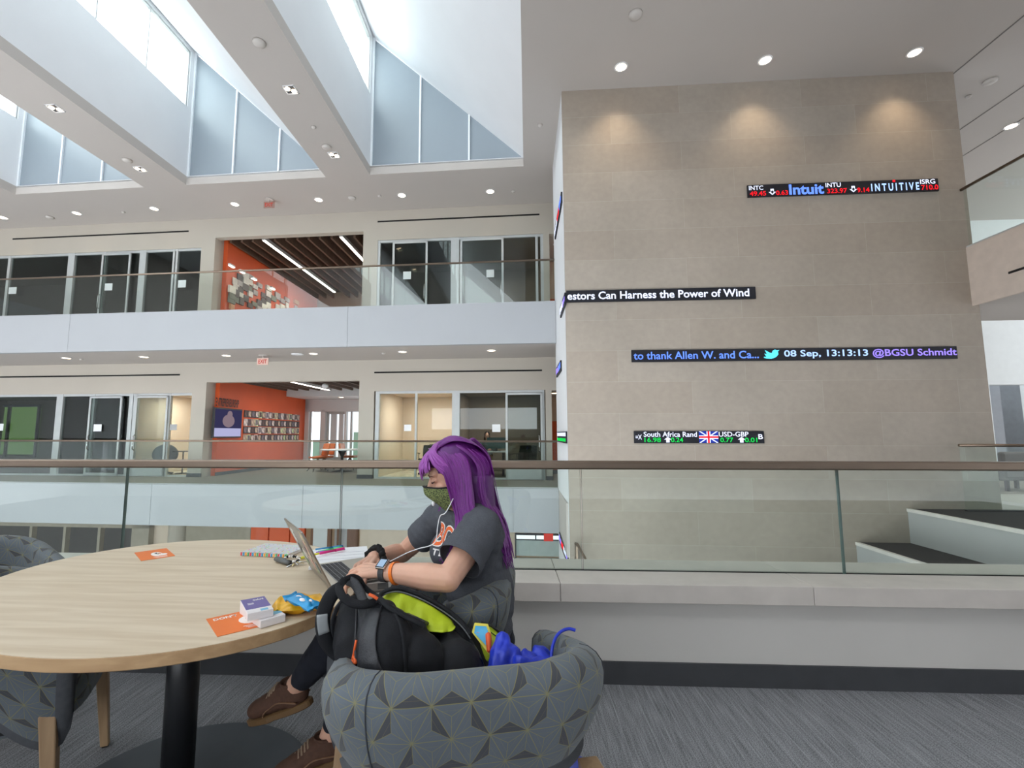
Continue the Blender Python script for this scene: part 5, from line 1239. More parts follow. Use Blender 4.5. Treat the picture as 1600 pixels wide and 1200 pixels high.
# ---- shoes
def shoe(an, toe, upv, label=None):
    u0 = Vector(upv).normalized(); f = (toe-(an-u0*.066)).normalized(); u = (u0-f*u0.dot(f)).normalized(); s_ = f.cross(u); o_ = an-u*.070-f*.030
    Mx_ = Matrix(((f.x, s_.x, u.x, o_.x), (f.y, s_.y, u.y, o_.y), (f.z, s_.z, u.z, o_.z), (0, 0, 0, 1)))
    def outline(z, g=0, x0=-.025, x1=.245):
        r_ = []
        for k in range(40):
            a = 2*PI*k/40; x = (x0+x1)/2+((x1-x0)/2+g)*math.cos(a); w_ = (.047 if math.cos(a) > 0 else .037)+.004*math.sin(2*a); r_.append((x, (w_+g)*math.copysign(abs(math.sin(a))**.75, math.sin(a)), z))
        return r_
    m = MB(M=Mx_); m.rings([outline(0, -.003), outline(.004, .003), outline(.021, .004), outline(.024, -.002)]); so = m.build('shoe_sole', SOLE, person, smooth=False)
    m = MB(M=Mx_)
    m.ell((.182, 0, .044), (.056, .042, .032)); m.ell((.12, 0, .050), (.09, .042, .036)); m.ell((.02, 0, .055), (.046, .036, .042)); m.ell((.06, 0, .055), (.065, .039, .045)); cap(m, (.03, 0, .04), (.026, 0, .070), .040, .039); cap(m, (.07, 0, .072), (.14, 0, .048), .036, .03)
    up = voxel(m, 'shoe_upper', SHOE, person, .003, 4)
    m = MB(M=Mx_); sp_ = smoothpath([(.15, .0, .02), (.14, .0, .035), (.11, .0, .045), (.07, 0, .052), (.0, 0, .034)], 5)
    for sg_ in (1, -1): m.tube([(p.x, sg_*(.0405-.08*max(0, p.z-.03)), p.z) for p in sp_], .0045, 8, flat=.5)
    m.build('side_stripe', STRIPE, person, smooth=True)
    m = MB(M=Mx_)
    for k in range(6): x = .085+k*.013; z = .087-k*.0058; z += .016; m.tube([(x, -.027, z-.011), (x+.002, 0, z+.003), (x, .027, z-.011)], .0036, 8)
    m.build('laces', LACE, person, smooth=True)
    m = MB(M=Mx_); m.rings([[(.028+.036*math.cos(a)*k_, .034*math.sin(a)*k_, z+.012*math.cos(a)) for a in [2*PI*j/24 for j in range(24)]] for k_, z in ((1, .085), (1.06, .092), (.98, .1), (.9, .092))], cap=False); m.build('collar', SHOE, person, smooth=True)
shoe(anL, toeL, (-.30, .0, .95)); shoe(anR, toeR, (0, 0, 1))
# ---- face mask: shell over the lower face, dark green speckle with black edge
MK = NT('speckled_mask'); tc = MK.n('ShaderNodeTexCoord'); vo = MK.n('ShaderNodeTexVoronoi'); MK.set(vo, 'Vector', tc.outputs['Object']); MK.set(vo, 'Scale', 230)
r_ = MK.n('ShaderNodeMapRange'); MK.set(r_, 'Value', vo.outputs['Distance']); MK.set(r_, 'From Min', .25); MK.set(r_, 'From Max', .6); MASK = MK.bsdf(MK.mix(r_.outputs[0], lin((30, 40, 34)), lin((134, 146, 92))), .85)
NS, NR = 30, 14; grid = []
for i in range(NR+1):
    q = i/NR; row = []
    for j in range(NS+1):
        a = (j/NS-.5)*2                      # -1..1 round the face from ear to ear
        th_ = a*1.62; ztop = -.014-.022*abs(a)**1.3+.012*(1-abs(a))**2; zbot = -.112+.05*abs(a)**1.4
        z = ztop+(zbot-ztop)*q
        nose_ = math.exp(-(a/.22)**2); bulge = .108-.10*abs(a)**2.1
        x = bulge+.012*nose_*(1-q)-.034*max(0, q-.35)**1.3*1.9*(1-.6*abs(a)); x -= .028*max(0, q-.6)
        y = math.sin(th_*.95)*.071*(1-.10*q); x = (.112*math.cos(th_*.86)+(.006*nose_*(1-abs(q-.25)*1.3)))-(.03*q**2)-.010+.016*math.exp(-(a/.26)**2)*math.exp(-((q-.22)/.32)**2)
        row.append(H(x, y, z))
    grid.append(row)
m = MB(); v = [p for r in grid for p in r]; m.add(v, [(i*(NS+1)+j, i*(NS+1)+j+1, (i+1)*(NS+1)+j+1, (i+1)*(NS+1)+j) for i in range(NR) for j in range(NS)])
mk = m.build('face_mask', MASK, person, smooth=True); s2 = mk.modifiers.new('thickness', 'SOLIDIFY'); s2.thickness = .003; s2.offset = 1
mk['label'] = 'dark green speckled face mask'
m = MB(); m.tube([p+HR @ Vector((.002, 0, 0)) for p in grid[0]], .0060, 8, flat=.5); m.build('mask_trim', mat('black_trim', (16, 16, 18), .7), mk, smooth=True)
for s_, j in ((1, NS), (-1, 0)):
    m = MB(); e_ = H(-.012, .08*s_, .012); m.tube(smoothpath([grid[0][j], e_, H(-.022, .08*s_, -.018), grid[NR][j]], 5), .0016, 6); m.build('ear_loop', mat('black_trim', (16, 16, 18), .7), mk, smooth=True)
# ---- hair: a close cap, then many long locks
m = MB(); m.ell(H(-.018, 0, .026), (.098, .078, .086), HR, 30, 20); m.ell(H(-.045, 0, -.02), (.070, .074, .09), HR, 26, 16); m.ell(H(.033, 0, .062), (.048, .058, .040), HR)
cap(m, H(-.062, .02, -.05), shL.lerp(shR, .45)+Vector((.075, .0, -.03)), .058, .056)
haircap = voxel(m, 'hair_base', HAIRD, person, .005, 6, lambda co, n: .0015*noise.noise(co*60))
rh = random.Random(11)
def lock(m, pts, w0, w1, n=7, flat=.35, seg=4):
    P_ = smoothpath(pts, seg); k = len(P_); R_ = [w0+(w1-w0)*(i/(k-1)) for i in range(k)]; R_ = [r*(1 if i > 1 else .5+.25*i) * (1 if i < k-3 else .75 if i == k-3 else .5 if i == k-2 else .15) for i, r in enumerate(R_)]
    s0 = len(m.f); m.tube(P_, R_, n, flat=flat)
    u0 = rh.random()*9
    for fi in range(s0, len(m.f)):
        f = m.f[fi]
        if len(f) == 4:
            i, j = (fi-s0)//n, (fi-s0) % n; m.uv[fi] = [(u0+j/n, i*.12), (u0+(j+1)/n, i*.12), (u0+(j+1)/n, (i+1)*.12), (u0+j/n, (i+1)*.12)]
part = lambda t_: H(.055-.14*t_, -.012, .112-.045*t_*t_)            # parting line from brow to crown
m = MB(); mlight = MB()
# camera-side hair: from the parting down over the side of the head and the near shoulder to the front or back
nearx = shL
def scr(x, y, d): return PT(x, y, d)
for k in range(300):
    t_ = rh.random(); t_ = t_**.9; p0 = part(t_)+Vector((rh.uniform(-.004, .004), rh.uniform(-.004, .004), 0))
    jit = lambda a: Vector((rh.uniform(-a, a), rh.uniform(-a, a), rh.uniform(-a, a)))
    # spot on side of the head
    xs = .030-.125*t_
    if t_ < .60:      # falls past the cheek, over the front of the shoulder, ends at the chest
        q = t_/.60
        p1 = H(xs+.010, .055, .080-.01*q)+jit(.003); p2 = H(xs-.004+.012*(1-q), .088, .02)+jit(.004)
        p3 = scr(712+26*q+rh.uniform(-3, 3), 790, 1.585-.035*q)+jit(.004)
        p4 = scr(714+30*q+rh.uniform(-5, 5), 825, 1.555-.04*q)+jit(.004)
        p5 = scr(710+20*q+rh.uniform(-6, 6), 855, 1.52)+jit(.005); p6 = scr(694+14*q+rh.uniform(-10, 10), 884+rh.uniform(-14, 14), 1.50)+jit(.005)
        pts = [p0, p1, p2, p3, p4, p5, p6]
        if rh.random() < .18: pts = pts[:-1]
    else:             # falls down the back
        q = (t_-.60)/.40
        p1 = H(xs+.006, .052-.02*q, .088-.03*q)+jit(.003); p2 = H(xs-.028, .080-.03*q, .01-.02*q)+jit(.004)
        p3 = scr(752+12*q+rh.uniform(-4, 4), 775, 1.61+.05*q)+jit(.005)
        p4 = scr(768+16*q+rh.uniform(-5, 4), 812, 1.60+.07*q)+jit(.005); p5 = scr(780+16*q+rh.uniform(-7, 4), 848, 1.60+.07*q)+jit(.005)
        p6 = scr(788+13*q+rh.uniform(-12, 5), 880+rh.uniform(-22, 10), 1.61+.07*q)+jit(.005)
        pts = [p0, p1, p2, p3, p4, p5, p6]
    lock(m, pts, rh.uniform(.0045, .0085), rh.uniform(.002, .005))
# far side and back of the head
for k in range(90):
    t_ = rh.random(); p0 = part(t_); xs = .03-.125*t_; jit = lambda a: Vector((rh.uniform(-a, a), rh.uniform(-a, a), rh.uniform(-a, a)))
    q = t_
    if t_ < .45: pts = [p0, H(xs+.01, -.055, .08)+jit(.003), H(xs+.012, -.085, .01)+jit(.004), H(xs+.005, -.085, -.07)+jit(.006), H(xs-.02, -.075, -.115)+jit(.008), neckb+(shR-neckb)*.5+fwd*.05+Vector((0, 0, .02))+jit(.008)]
    else: pts = [p0, H(xs-.02, -.04, .085)+jit(.003), H(xs-.05, -.06, .0)+jit(.004), scr(762+14*q, 785, 1.74)+jit(.01), scr(778+14*q, 835, 1.74)+jit(.012), scr(786+12*q, 872+rh.uniform(-20, 10), 1.73)+jit(.012)]
    lock(m, pts, rh.uniform(.005, .009), rh.uniform(.002, .005))
# crown: over the top running back
for k in range(150):
    a = rh.uniform(-1, 1); pts = [H(.045-.02*abs(a), -.012+.03*a, .112-.010*a*a), H(-.03, -.005+.05*a, .127-.018*a*a), H(-.092, .005+.062*a, .085-.012*abs(a)), H(-.122, .006+.068*a, .02), H(-.118, .006+.068*a, -.05)]
    lock(m, pts, rh.uniform(.005, .008), .005)
hl = m.build('long_locks', HAIR, haircap, smooth=True)
# fringe: swept forward and down over the forehead, lighter
m = MB()
for k in range(95):
    a = rh.uniform(-.9, 1); b_ = rh.random(); jit = lambda q_: Vector((rh.uniform(-q_, q_), rh.uniform(-q_, q_), rh.uniform(-q_, q_)))
    p0 = H(.0+.035*b_, -.012+.022*a, .118-.004*b_)+jit(.003); p1 = H(.062+.012*b_, .010+.045*a, .098-.01*abs(a))+jit(.004)
    p2 = H(.100-.022*a*a+.008*b_, .014+.060*a, .066)+jit(.004); p3 = H(.112-.036*a*a+.006*b_, .010+.072*a, .040+.006*abs(a)-.022*b_*(a < .3))+jit(.004)
    lock(m, [p0, p1, p2, p3], rh.uniform(.004, .007), .003, seg=5)
for k in range(34):      # sweeping from the parting towards the temple
    q = rh.random(); jit = lambda q_: Vector((rh.uniform(-q_, q_), rh.uniform(-q_, q_), rh.uniform(-q_, q_)))
    lock(m, [H(.03-.02*q, -.01, .122)+jit(.003), H(.06-.02*q, .045, .1)+jit(.003), H(.062-.03*q, .078, .062)+jit(.004), H(.045-.03*q, .086, .028)+jit(.004), H(.016-.02*q, .089, -.01)+jit(.004)], .006, .003)
fr_ = m.build('fringe', HAIRL, haircap, smooth=True); fr_['label'] = 'lighter purple swept fringe'
# ---- wrist things
def band(m, c, axis, r, w_, th_, seg=28, squash=1.0):
    ax = Vector(axis).normalized(); a = Vector((0, 0, 1)); a = (a-ax*a.dot(ax)).normalized(); b = ax.cross(a); rs = []
    for dx, rr_ in ((-w_/2, r), (-w_/2, r+th_), (w_/2, r+th_), (w_/2, r), (-w_/2, r)): rs.append([c+ax*dx+a*rr_*squash*math.cos(2*PI*k/seg)+b*rr_*math.sin(2*PI*k/seg) for k in range(seg)])
    m.rings(rs, cap=False)
axL = (elL-wrL).normalized(); cW = wrL+axL*.006
m = MB(); band(m, cW, axL, .0275, .019, .003); wt = m.build('watch_strap', mat('grey_watch_band', (66, 66, 68), .6), person, smooth=False); wt['label'] = 'dark grey watch strap'
toC = (CAMP-cW); nW = Vector((-.05, -.55, .84)); nW = (nW-axL*nW.dot(axL)).normalized(); tW = axL.cross(nW)
MW = Matrix(((axL.x, tW.x, nW.x, 0), (axL.y, tW.y, nW.y, 0), (axL.z, tW.z, nW.z, 0), (0, 0, 0, 1))); MW.translation = cW+nW*.031
m = MB(M=MW); m.box(-.0165, .0165, -.019, .019, -.004, .005); wc = m.build('watch_case', CHROME, wt, bevel=.003)
m = MB(M=MW); m.box(-.0145, .0145, -.017, .017, .005, .0058); m.build('watch_glass', mat('watch_black', (24, 26, 30), .15), wt); m = MB(M=MW); m.box(-.0115, .0115, -.014, .014, .0058, .0063); m.build('watch_face', emit('watch_display', (176, 206, 238), .9), wt)
m = MB(); band(m, wrL+axL*.045+Vector((0, 0, -.001)), (axL+Vector((0, 0, .25))).normalized(), .032, .011, .0018); o = m.build('wristband', mat('orange_rubber', (244, 122, 24), .45), person); o['label'] = 'orange rubber wristband'
axR = (elR-wrR).normalized(); m = MB(); cS = wrR+axR*.012; a = Vector((0, 0, 1)); a = (a-axR*a.dot(axR)).normalized(); b = axR.cross(a); pts = []; rr_ = []
for k in range(60): q = 2*PI*k/60; pts.append(cS+(a*math.cos(q)+b*math.sin(q))*(.034+.003*math.sin(q*9))+axR*.005*math.sin(q*11)); rr_.append(.0115+.003*math.sin(q*13))
pts.append(pts[0]); m.tube(pts[:-1], rr_, 10, closed=True); o = m.build('scrunchie', mat('black_velvet', (20, 18, 20), .9, bstr=.5, bscale=90), person, smooth=True); o['label'] = 'black hair scrunchie round the wrist'
# ---- earphone cord
cd = smoothpath([H(.03, .07, -.06), PT(697, 800, 1.52), PT(688, 806, 1.535), PT(684, 822, 1.535), PT(681, 845, 1.53), PT(671, 853, 1.525), PT(655, 857, 1.53), PT(636, 864, 1.56), PT(618, 873, 1.60), PT(603, 880, 1.63), PT(590, 884, 1.66), PT(560, 893, 1.72)], 6)
m = MB(); m.tube(cd, .0016, 8); o = m.build('earphone_cord', PAPER, person, smooth=True); o['label'] = 'white earphone cord'
m = MB(); m.ell(PT(677, 787, 1.64), (.006, .006, .009)); m.build('earbud', PAPER, person, smooth=True)
# ---- lettering wrapped on the shirt front
bm = bmesh.new(); bm.from_mesh(shirt.data); bvh = BVHTree.FromBMesh(bm); bm.free()
def wrap_text(name, body, corner, right, up, w_, h_, m_, off, bold=0.0, d_in=None, poly=None):
    me = textmesh(body, 1, 0, w_, h_, bold, .96, res=4) if poly is None else poly
    bm_ = bmesh.new(); bm_.from_mesh(me); bmesh.ops.triangulate(bm_, faces=bm_.faces); 
    for _ in range(2): bmesh.ops.subdivide_edges(bm_, edges=[e for e in bm_.edges if e.calc_length() > .006], cuts=1, use_grid_fill=False); bmesh.ops.triangulate(bm_, faces=bm_.faces)
    bm_.to_mesh(me); bm_.free()
    right = Vector(right).normalized(); up = Vector(up).normalized(); nrm = right.cross(up); Mi = wm(person).inverted()
    drop = set()
    for v in me.vertices:
        w3 = corner+right*v.co.x+up*v.co.y
        hit, n_, i_, d_ = bvh.ray_cast(Mi @ (w3+nrm*.25), -nrm)
        if hit is None or n_.dot(nrm) < .12 or ((wm(person) @ hit)-w3).dot(nrm) > .035 or ((wm(person) @ hit)-w3).dot(nrm) < -.10: drop.add(v.index)
        v.co = ((wm(person) @ hit) + nrm*off) if hit else w3
    bm_ = bmesh.new(); bm_.from_mesh(me); bm_.verts.ensure_lookup_table(); bmesh.ops.delete(bm_, geom=[bm_.verts[i] for i in drop], context='VERTS'); bm_.to_mesh(me); bm_.free()
    me.materials.clear(); me.materials.append(m_); return objof(name, me, shirt if False else person)
rt_ = -side if (-side).x < 0 else side
rtx = side.copy()                          # reading direction: from her right (far) to her left (near) as seen from the front
upx = Vector((0, 0, 1))
c0 = chest+fwd*.12-side*.062+Vector((0, 0, .022))
WH = mat('print_white', (236, 234, 232), .7); ORP = mat('print_orange', (232, 104, 44), .7)
for (nm, m_, off, bold, g) in (('shirt_print_outline', WH, .0025, .05, .004), ('shirt_print', ORP, .0036, .012, 0)):
    o = wrap_text(nm, 'BGSU', c0-rtx*g-upx*g, rtx, upx, .225+2*g, .074+2*g, m_, off, bold)
    o['label'] = 'orange letters BGSU with white outline on the shirt' if m_ is ORP else 'white outline of the shirt letters'
o = wrap_text('shirt_print', 'TENNIS', c0+rtx*.012-upx*.032, rtx, upx, .15, .022, WH, .003, .02); o['label'] = 'white letters TENNIS on the shirt'
# ================================================================== BACKPACK, JACKET AND OTHER THINGS IN THE FRONT CHAIR
BAG = mat('black_backpack_cloth', (26, 27, 31), .75, amt=.15, scale=40, spec=.3, bstr=.5, bscale=420)
BAGS = mat('black_shiny_mesh', (40, 41, 46), .45, amt=.25, scale=120, bstr=.5, bscale=260); LIME = mat('lime_lining', (190, 208, 36), .6, amt=.08, scale=14, bstr=.4, bscale=14, bdist=.01)
REFL = mat('reflective_grey_tab', (150, 154, 156), .3, metal=.3); BLUE = mat('royal_blue_nylon', (36, 58, 190), .45, amt=.18, scale=14, bstr=.5, bscale=30, bdist=.006); ORC = mat('orange_cord', (226, 96, 40), .7)
rad = lambda r, d: r*d/CAM_F
bag = thing('backpack', 'open black backpack with lime green lining standing in the front chair', 'backpack', (-.17, 1.25, .475))
def pchain(m, lst, flat=1.0, n=16):
    P_ = [ony(a, b, c) for a, b, c, d in lst]; R_ = [rad(d, c) for a, b, c, d in lst]; chain(m, P_, R_, n, flat)
m = MB()
pchain(m, [(556, 958, 1.25, 28), (556, 1000, 1.20, 33), (572, 1080, 1.17, 32)])
pchain(m, [(598, 963, 1.22, 24), (600, 1005, 1.16, 44), (606, 1080, 1.14, 50)])
pchain(m, [(645, 990, 1.22, 24), (650, 1035, 1.18, 44), (655, 1090, 1.17, 46)])
pchain(m, [(700, 1004, 1.27, 20), (712, 1044, 1.22, 40), (716, 1090, 1.20, 46)])
pchain(m, [(570, 1075, 1.3, 60), (640, 1085, 1.32, 60), (700, 1085, 1.32, 50)])
pchain(m, [(600, 948, 1.35, 14), (640, 950, 1.37, 17), (690, 972, 1.37, 20), (728, 1005, 1.34, 20), (748, 1050, 1.30, 18)])
pchain(m, [(610, 985, 1.39, 30), (660, 1000, 1.40, 34), (710, 1030, 1.38, 34)])
bb = voxel(m, 'bag_body', BAG, bag, .005, 7, lambda co, n: .006*noise.noise(co*9)+.0035*noise.noise(Vector((co.x*22, co.y*22, co.z*9)))+.0015*noise.noise(co*60))
bm = bmesh.new(); bm.from_mesh(bb.data); bagbvh = BVHTree.FromBMesh(bm); bm.free(); Mbg = wm(bag); Mbi = Mbg.inverted()
def onbag(px, py, off=.003, d0=1.2):
    d = ray(px, py).normalized(); h, n_, i_, q_ = bagbvh.ray_cast(Mbi @ CAMP, d)
    return (Mbg @ h - d*off) if h else ony(px, py, d0)
def btube(name, pts, r, m_, off=.001, n=5, flat=1.0, par=None, nn=8):
    P_ = [onbag(p.x, p.y, off) for p in smoothpath([(a, b, 0) for a, b in pts], n)]
    # keep the line from jumping between folds
    for _ in range(2): P_ = [P_[0]]+[(P_[i-1]+P_[i]*2+P_[i+1])/4 for i in range(1, len(P_)-1)]+[P_[-1]]
    mm = MB(); mm.tube(P_, r, nn, flat=flat); return mm.build(name, m_, par or bag, smooth=True)
# seams, zips, front pocket
btube('front_seam', [(598, 945), (588, 970), (582, 1000), (588, 1030), (602, 1060)], .0032, BAGS)
btube('side_seam', [(606, 945), (622, 968), (630, 1000), (633, 1035), (634, 1062)], .0045, BAG)
btube('top_seam', [(588, 938), (606, 946), (640, 962), (668, 975), (694, 983)], .0055, BAGS, off=.004)
btube('zip', [(557, 950), (556, 980), (555, 1010), (556, 1040)], .0022, mat('zip_tape', (50, 50, 54), .5))
btube('rear_seam', [(735, 1000), (748, 1022), (757, 1048), (760, 1062)], .0035, BAGS)
# front mesh pocket: a slightly raised glossy skin on the front
G = []; 
for i in range(15):
    row = []
    for j in range(13):
        u_, v_ = i/14, j/12; xa = 559+2*math.sin(v_*3); xb = 596-14*math.sin(v_*2.6)+10*v_; row.append(onbag(xa+(xb-xa)*u_, 952+100*v_, .003+.003*math.sin(PI*u_)))
    G.append(row)
mm = MB(); mm.add([p for r in G for p in r], [(i*13+j, (i+1)*13+j, (i+1)*13+j+1, i*13+j+1) for i in range(14) for j in range(12)]); o = mm.build('front_pocket', BAGS, bag, smooth=True); s3 = o.modifiers.new('t', 'SOLIDIFY'); s3.thickness = .003; s3.offset = 1
# lime lining: gathered inner wall of the open mouth
top = smoothpath([(596, 936, 0), (603, 927, 0), (620, 924, 0), (645, 931, 0), (672, 944, 0), (700, 962, 0), (712, 975, 0)], 6); K_ = len(top); NJ = 14; G = []
for i, p in enumerate(top):
    u_ = i/(K_-1); row = []
    for j in range(NJ+1):
        v_ = j/NJ; dd = 1.345-.10*v_**1.2+.012*math.sin(u_*26+v_*4)*(.3+.7*v_)+.008*math.sin(u_*61)*v_
        row.append(ony(p.x-2*v_, p.y+2+62*v_*(1-.35*u_)*(.10+.90*math.sin(PI*min(1, u_*.93+.07))), dd))
    G.append(row)
mm = MB(); mm.add([p for r in G for p in r], [(i*(NJ+1)+j, (i+1)*(NJ+1)+j, (i+1)*(NJ+1)+j+1, i*(NJ+1)+j+1) for i in range(K_-1) for j in range(NJ)]); o = mm.build('lining', LIME, bag, smooth=True); o['label'] = 'lime green inner lining'; s3 = o.modifiers.new('t', 'SOLIDIFY'); s3.thickness = .002
mm = MB(); rimp = smoothpath([ony(590, 941, 1.28), ony(598, 926, 1.33), ony(620, 919, 1.35), ony(645, 925, 1.355), ony(672, 937, 1.355), ony(700, 954, 1.35), ony(722, 973, 1.33), ony(736, 992, 1.31)], 6); mm.tube(rimp, .0075, 8, flat=.7); mm.build('mouth_rim', BAG, bag, smooth=True)
mm = MB(); mm.tube([p+Vector((.0, -.010, -.006)) for p in rimp[4:]], .0022, 6); mm.build('mouth_zip', mat('zip_teeth', (92, 94, 98), .4), bag, smooth=True)
mm = MB(); mm.tube(smoothpath([ony(586, 931, 1.22), ony(600, 941, 1.19), ony(612, 951, 1.18), ony(640, 966, 1.175), ony(662, 977, 1.18)], 5), .010, 8, flat=.5); mm.build('mouth_flap', BAG, bag, smooth=True)
# top grab handle: broad ring of webbing
def strapband(pts, w_, th_, name, m_, par=bag, n=6, upv=None):
    P_ = smoothpath(pts, n); mm = MB(); k = len(P_); rs = []
    for i in range(k):
        T = (P_[min(i+1, k-1)]-P_[max(i-1, 0)]).normalized(); V = (CAMP-P_[i]).normalized() if upv is None else Vector(upv); a = T.cross(V).normalized(); b = T.cross(a).normalized()
        ww = w_ if not callable(w_) else w_(i/(k-1))
        rs.append([P_[i]+a*ww*.5*math.cos(q)*(abs(math.cos(q))**-.35 if abs(math.cos(q)) > .01 else 1)+b*th_*.5*math.sin(q) for q in [2*PI*j/12 for j in range(12)]])
    mm.rings(rs); return mm.build(name, m_, par, smooth=True)
pp = ony
strapband([pp(592, 938, 1.21), pp(575, 944, 1.19), pp(552, 943, 1.18), pp(536, 933, 1.18), pp(530, 918, 1.20), pp(538, 906, 1.235)], .020, .010, 'grab_handle', BAG)
strapband([pp(538, 906, 1.235), pp(550, 901, 1.26), pp(561, 905, 1.28), pp(570, 918, 1.29), pp(585, 930, 1.28), pp(594, 937, 1.24)], .014, .008, 'grab_handle', BAG)
strapband([pp(543, 907, 1.25), pp(554, 912, 1.245), pp(562, 925, 1.235), pp(568, 940, 1.22)], .024, .006, 'back_loop', BAGS)
st = strapband([pp(536, 918, 1.21), pp(520, 928, 1.20), pp(509, 948, 1.195), pp(504, 972, 1.19), pp(508, 998, 1.19), pp(522, 1018, 1.20), pp(545, 1036, 1.21)], lambda t_: .036-.014*max(0, t_-.5), .015, 'shoulder_strap', BAG)
strapband([pp(503.5, 960, 1.178), pp(503.8, 974, 1.176), pp(506.5, 990, 1.176)], .026, .004, 'reflective_tab', REFL, st, 3)['label'] = 'pale grey reflective tab on the strap'
strapband([pp(545, 930, 1.24), pp(528, 948, 1.25), pp(519, 975, 1.25), pp(524, 1005, 1.25), pp(540, 1030, 1.24)], .012, .004, 'strap_webbing', BAGS)
mm = MB(); q = onbag(556, 946, .006); mm.tube([q+Vector((0, 0, .006)), q, q-Vector((0, 0, .012))], [.005, .0045, .003], 8, flat=.5); mm.tube([q-Vector((0, 0, .012)), q-Vector((.001, 0, .026))], .0016, 6); mm.build('zip_puller', CHROME, bag, smooth=True)
mm = MB(); P_ = [onbag(557, 1000, .005), onbag(555, 1010, .007), onbag(553, 1022, .008), onbag(551, 1032, .009), onbag(556, 1036, .009), onbag(553, 1026, .009)]; mm.tube(smoothpath(P_, 4), .0032, 8); mm.build('zip_cord', ORC, bag, smooth=True)['label'] = 'orange cord zip pull'
mm = MB(); mm.tube(smoothpath([pp(577, 929, 1.19), pp(584, 932, 1.185), pp(590, 936, 1.185)], 4), .004, 8); mm.build('orange_toggle', ORC, bag, smooth=True)
# ---- blue jacket heaped beside the backpack
jk = thing('jacket', 'royal blue nylon jacket heaped beside the backpack in the front chair', 'jacket', (.02, 1.3, .475))
m = MB()
pchain(m, [(786, 1000, 1.27, 11), (783, 1022, 1.25, 17), (780, 1060, 1.22, 22)]); pchain(m, [(800, 1022, 1.26, 13), (800, 1055, 1.24, 20)]); pchain(m, [(822, 1026, 1.28, 12), (828, 1050, 1.25, 20)])
pchain(m, [(842, 1022, 1.30, 10), (852, 1040, 1.28, 16)]); pchain(m, [(838, 1014, 1.31, 5), (850, 1017, 1.31, 6), (858, 1024, 1.31, 6)]); pchain(m, [(780, 1075, 1.25, 30), (850, 1075, 1.26, 24)]); pchain(m, [(812, 1034, 1.22, 10), (846, 1038, 1.24, 10)])
voxel(m, 'jacket_cloth', BLUE, jk, .004, 4, lambda co, n: .007*noise.noise(co*24)+.005*noise.noise(Vector((co.x*60, co.y*30, co.z*26)))+.002*noise.noise(co*90))
mm = MB(); mm.tube(smoothpath([pp(861, 1034, 1.27), pp(863, 1012, 1.29), pp(869, 995, 1.32), pp(878, 986, 1.34), pp(889, 982.5, 1.35), pp(899, 985, 1.35)], 6), .0042, 10); mm.build('drawstring', BLUE, jk, smooth=True)
# ---- blister packed toy and lime pouch poking out
po = thing('lime_pouch', 'lime pouch with black piping tucked behind the blister pack', 'pouch', pp(766, 1010, 1.33))
q = [pp(752, 974, 1.37), pp(780, 988, 1.36), pp(778, 1012, 1.33), pp(762, 1038, 1.30), pp(745, 1010, 1.33)]; c_ = sum(q, Vector())/5; v = q+[p+Vector((0, .018, 0)) for p in q]
m = MB(); m.add(v, [(0, 1, 2, 3, 4), (9, 8, 7, 6, 5)]+[(i, (i+1) % 5, 5+(i+1) % 5, 5+i) for i in range(5)]); m.build('pouch_body', LIME, po, bevel=.006); m = MB(); m.tube([pp(752, 973, 1.365), pp(768, 978, 1.36), pp(781, 988, 1.355)], .004, 8); m.tube([pp(762, 984, 1.355), pp(779, 997, 1.35)], .0015, 6); m.build('piping', BLACK, po, smooth=True)
bp = thing('blister_pack', 'small blister-packed item on a blue and white card beside the blue jacket', 'packet', pp(755, 1000, 1.31))
q = [pp(741, 974, 1.325), pp(762, 976, 1.325), pp(770, 1000, 1.30), pp(766, 1026, 1.28), pp(737, 988, 1.31)]; v = q+[p+Vector((.001, .004, .001)) for p in q]
m = MB(); m.add(v, [(0, 1, 2, 3, 4), (9, 8, 7, 6, 5)]+[(i, (i+1) % 5, 5+(i+1) % 5, 5+i) for i in range(5)]); m.build('card_back', mat('yellow_card', (232, 214, 84), .5), bp, bevel=.002)
def patch(pts, m_, name, d_=.004):
    v = [pp(x, y, z)+Vector((0, -d_, 0)) for x, y, z in pts]; v2 = [p+Vector((0, .0015, 0)) for p in v]; n = len(v); mm = MB(); mm.add(v+v2, [list(range(n)), list(range(2*n-1, n-1, -1))]+[(i, (i+1) % n, n+(i+1) % n, n+i) for i in range(n)]); return mm.build(name, m_, bp)
patch([(743, 977, 1.32), (760, 978, 1.32), (766, 996, 1.30), (760, 1008, 1.29), (741, 988, 1.31)], mat('sky_blue_print', (70, 168, 214), .4), 'printed_panel'); patch([(744, 984, 1.316), (757, 986, 1.315), (760, 992, 1.31), (745, 990, 1.312)], CW, 'white_label', .006)
patch([(745.5, 986, 1.314), (756, 987.5, 1.313), (757, 989.5, 1.312), (746, 988.3, 1.313)], RB, 'red_wording', .0075)
m = MB(); cap(m, pp(763, 993, 1.295), pp(764, 1016, 1.275), .008, .006); m.build('toy', mat('orange_toy', (226, 92, 40), .4), bp, smooth=True)
# ---- something blue hanging below the chair's back
m = MB(); chain(m, [pp(868, 1205, 1.20), pp(905, 1196, 1.28), pp(850, 1240, 1.22)], [.03, .022, .035]); tag(voxel(m, 'cloth_bag', BLUE, None, .004, 4, lambda co, n: .006*noise.noise(co*30)), 'blue cloth showing under the shell of the front chair', 'cloth')

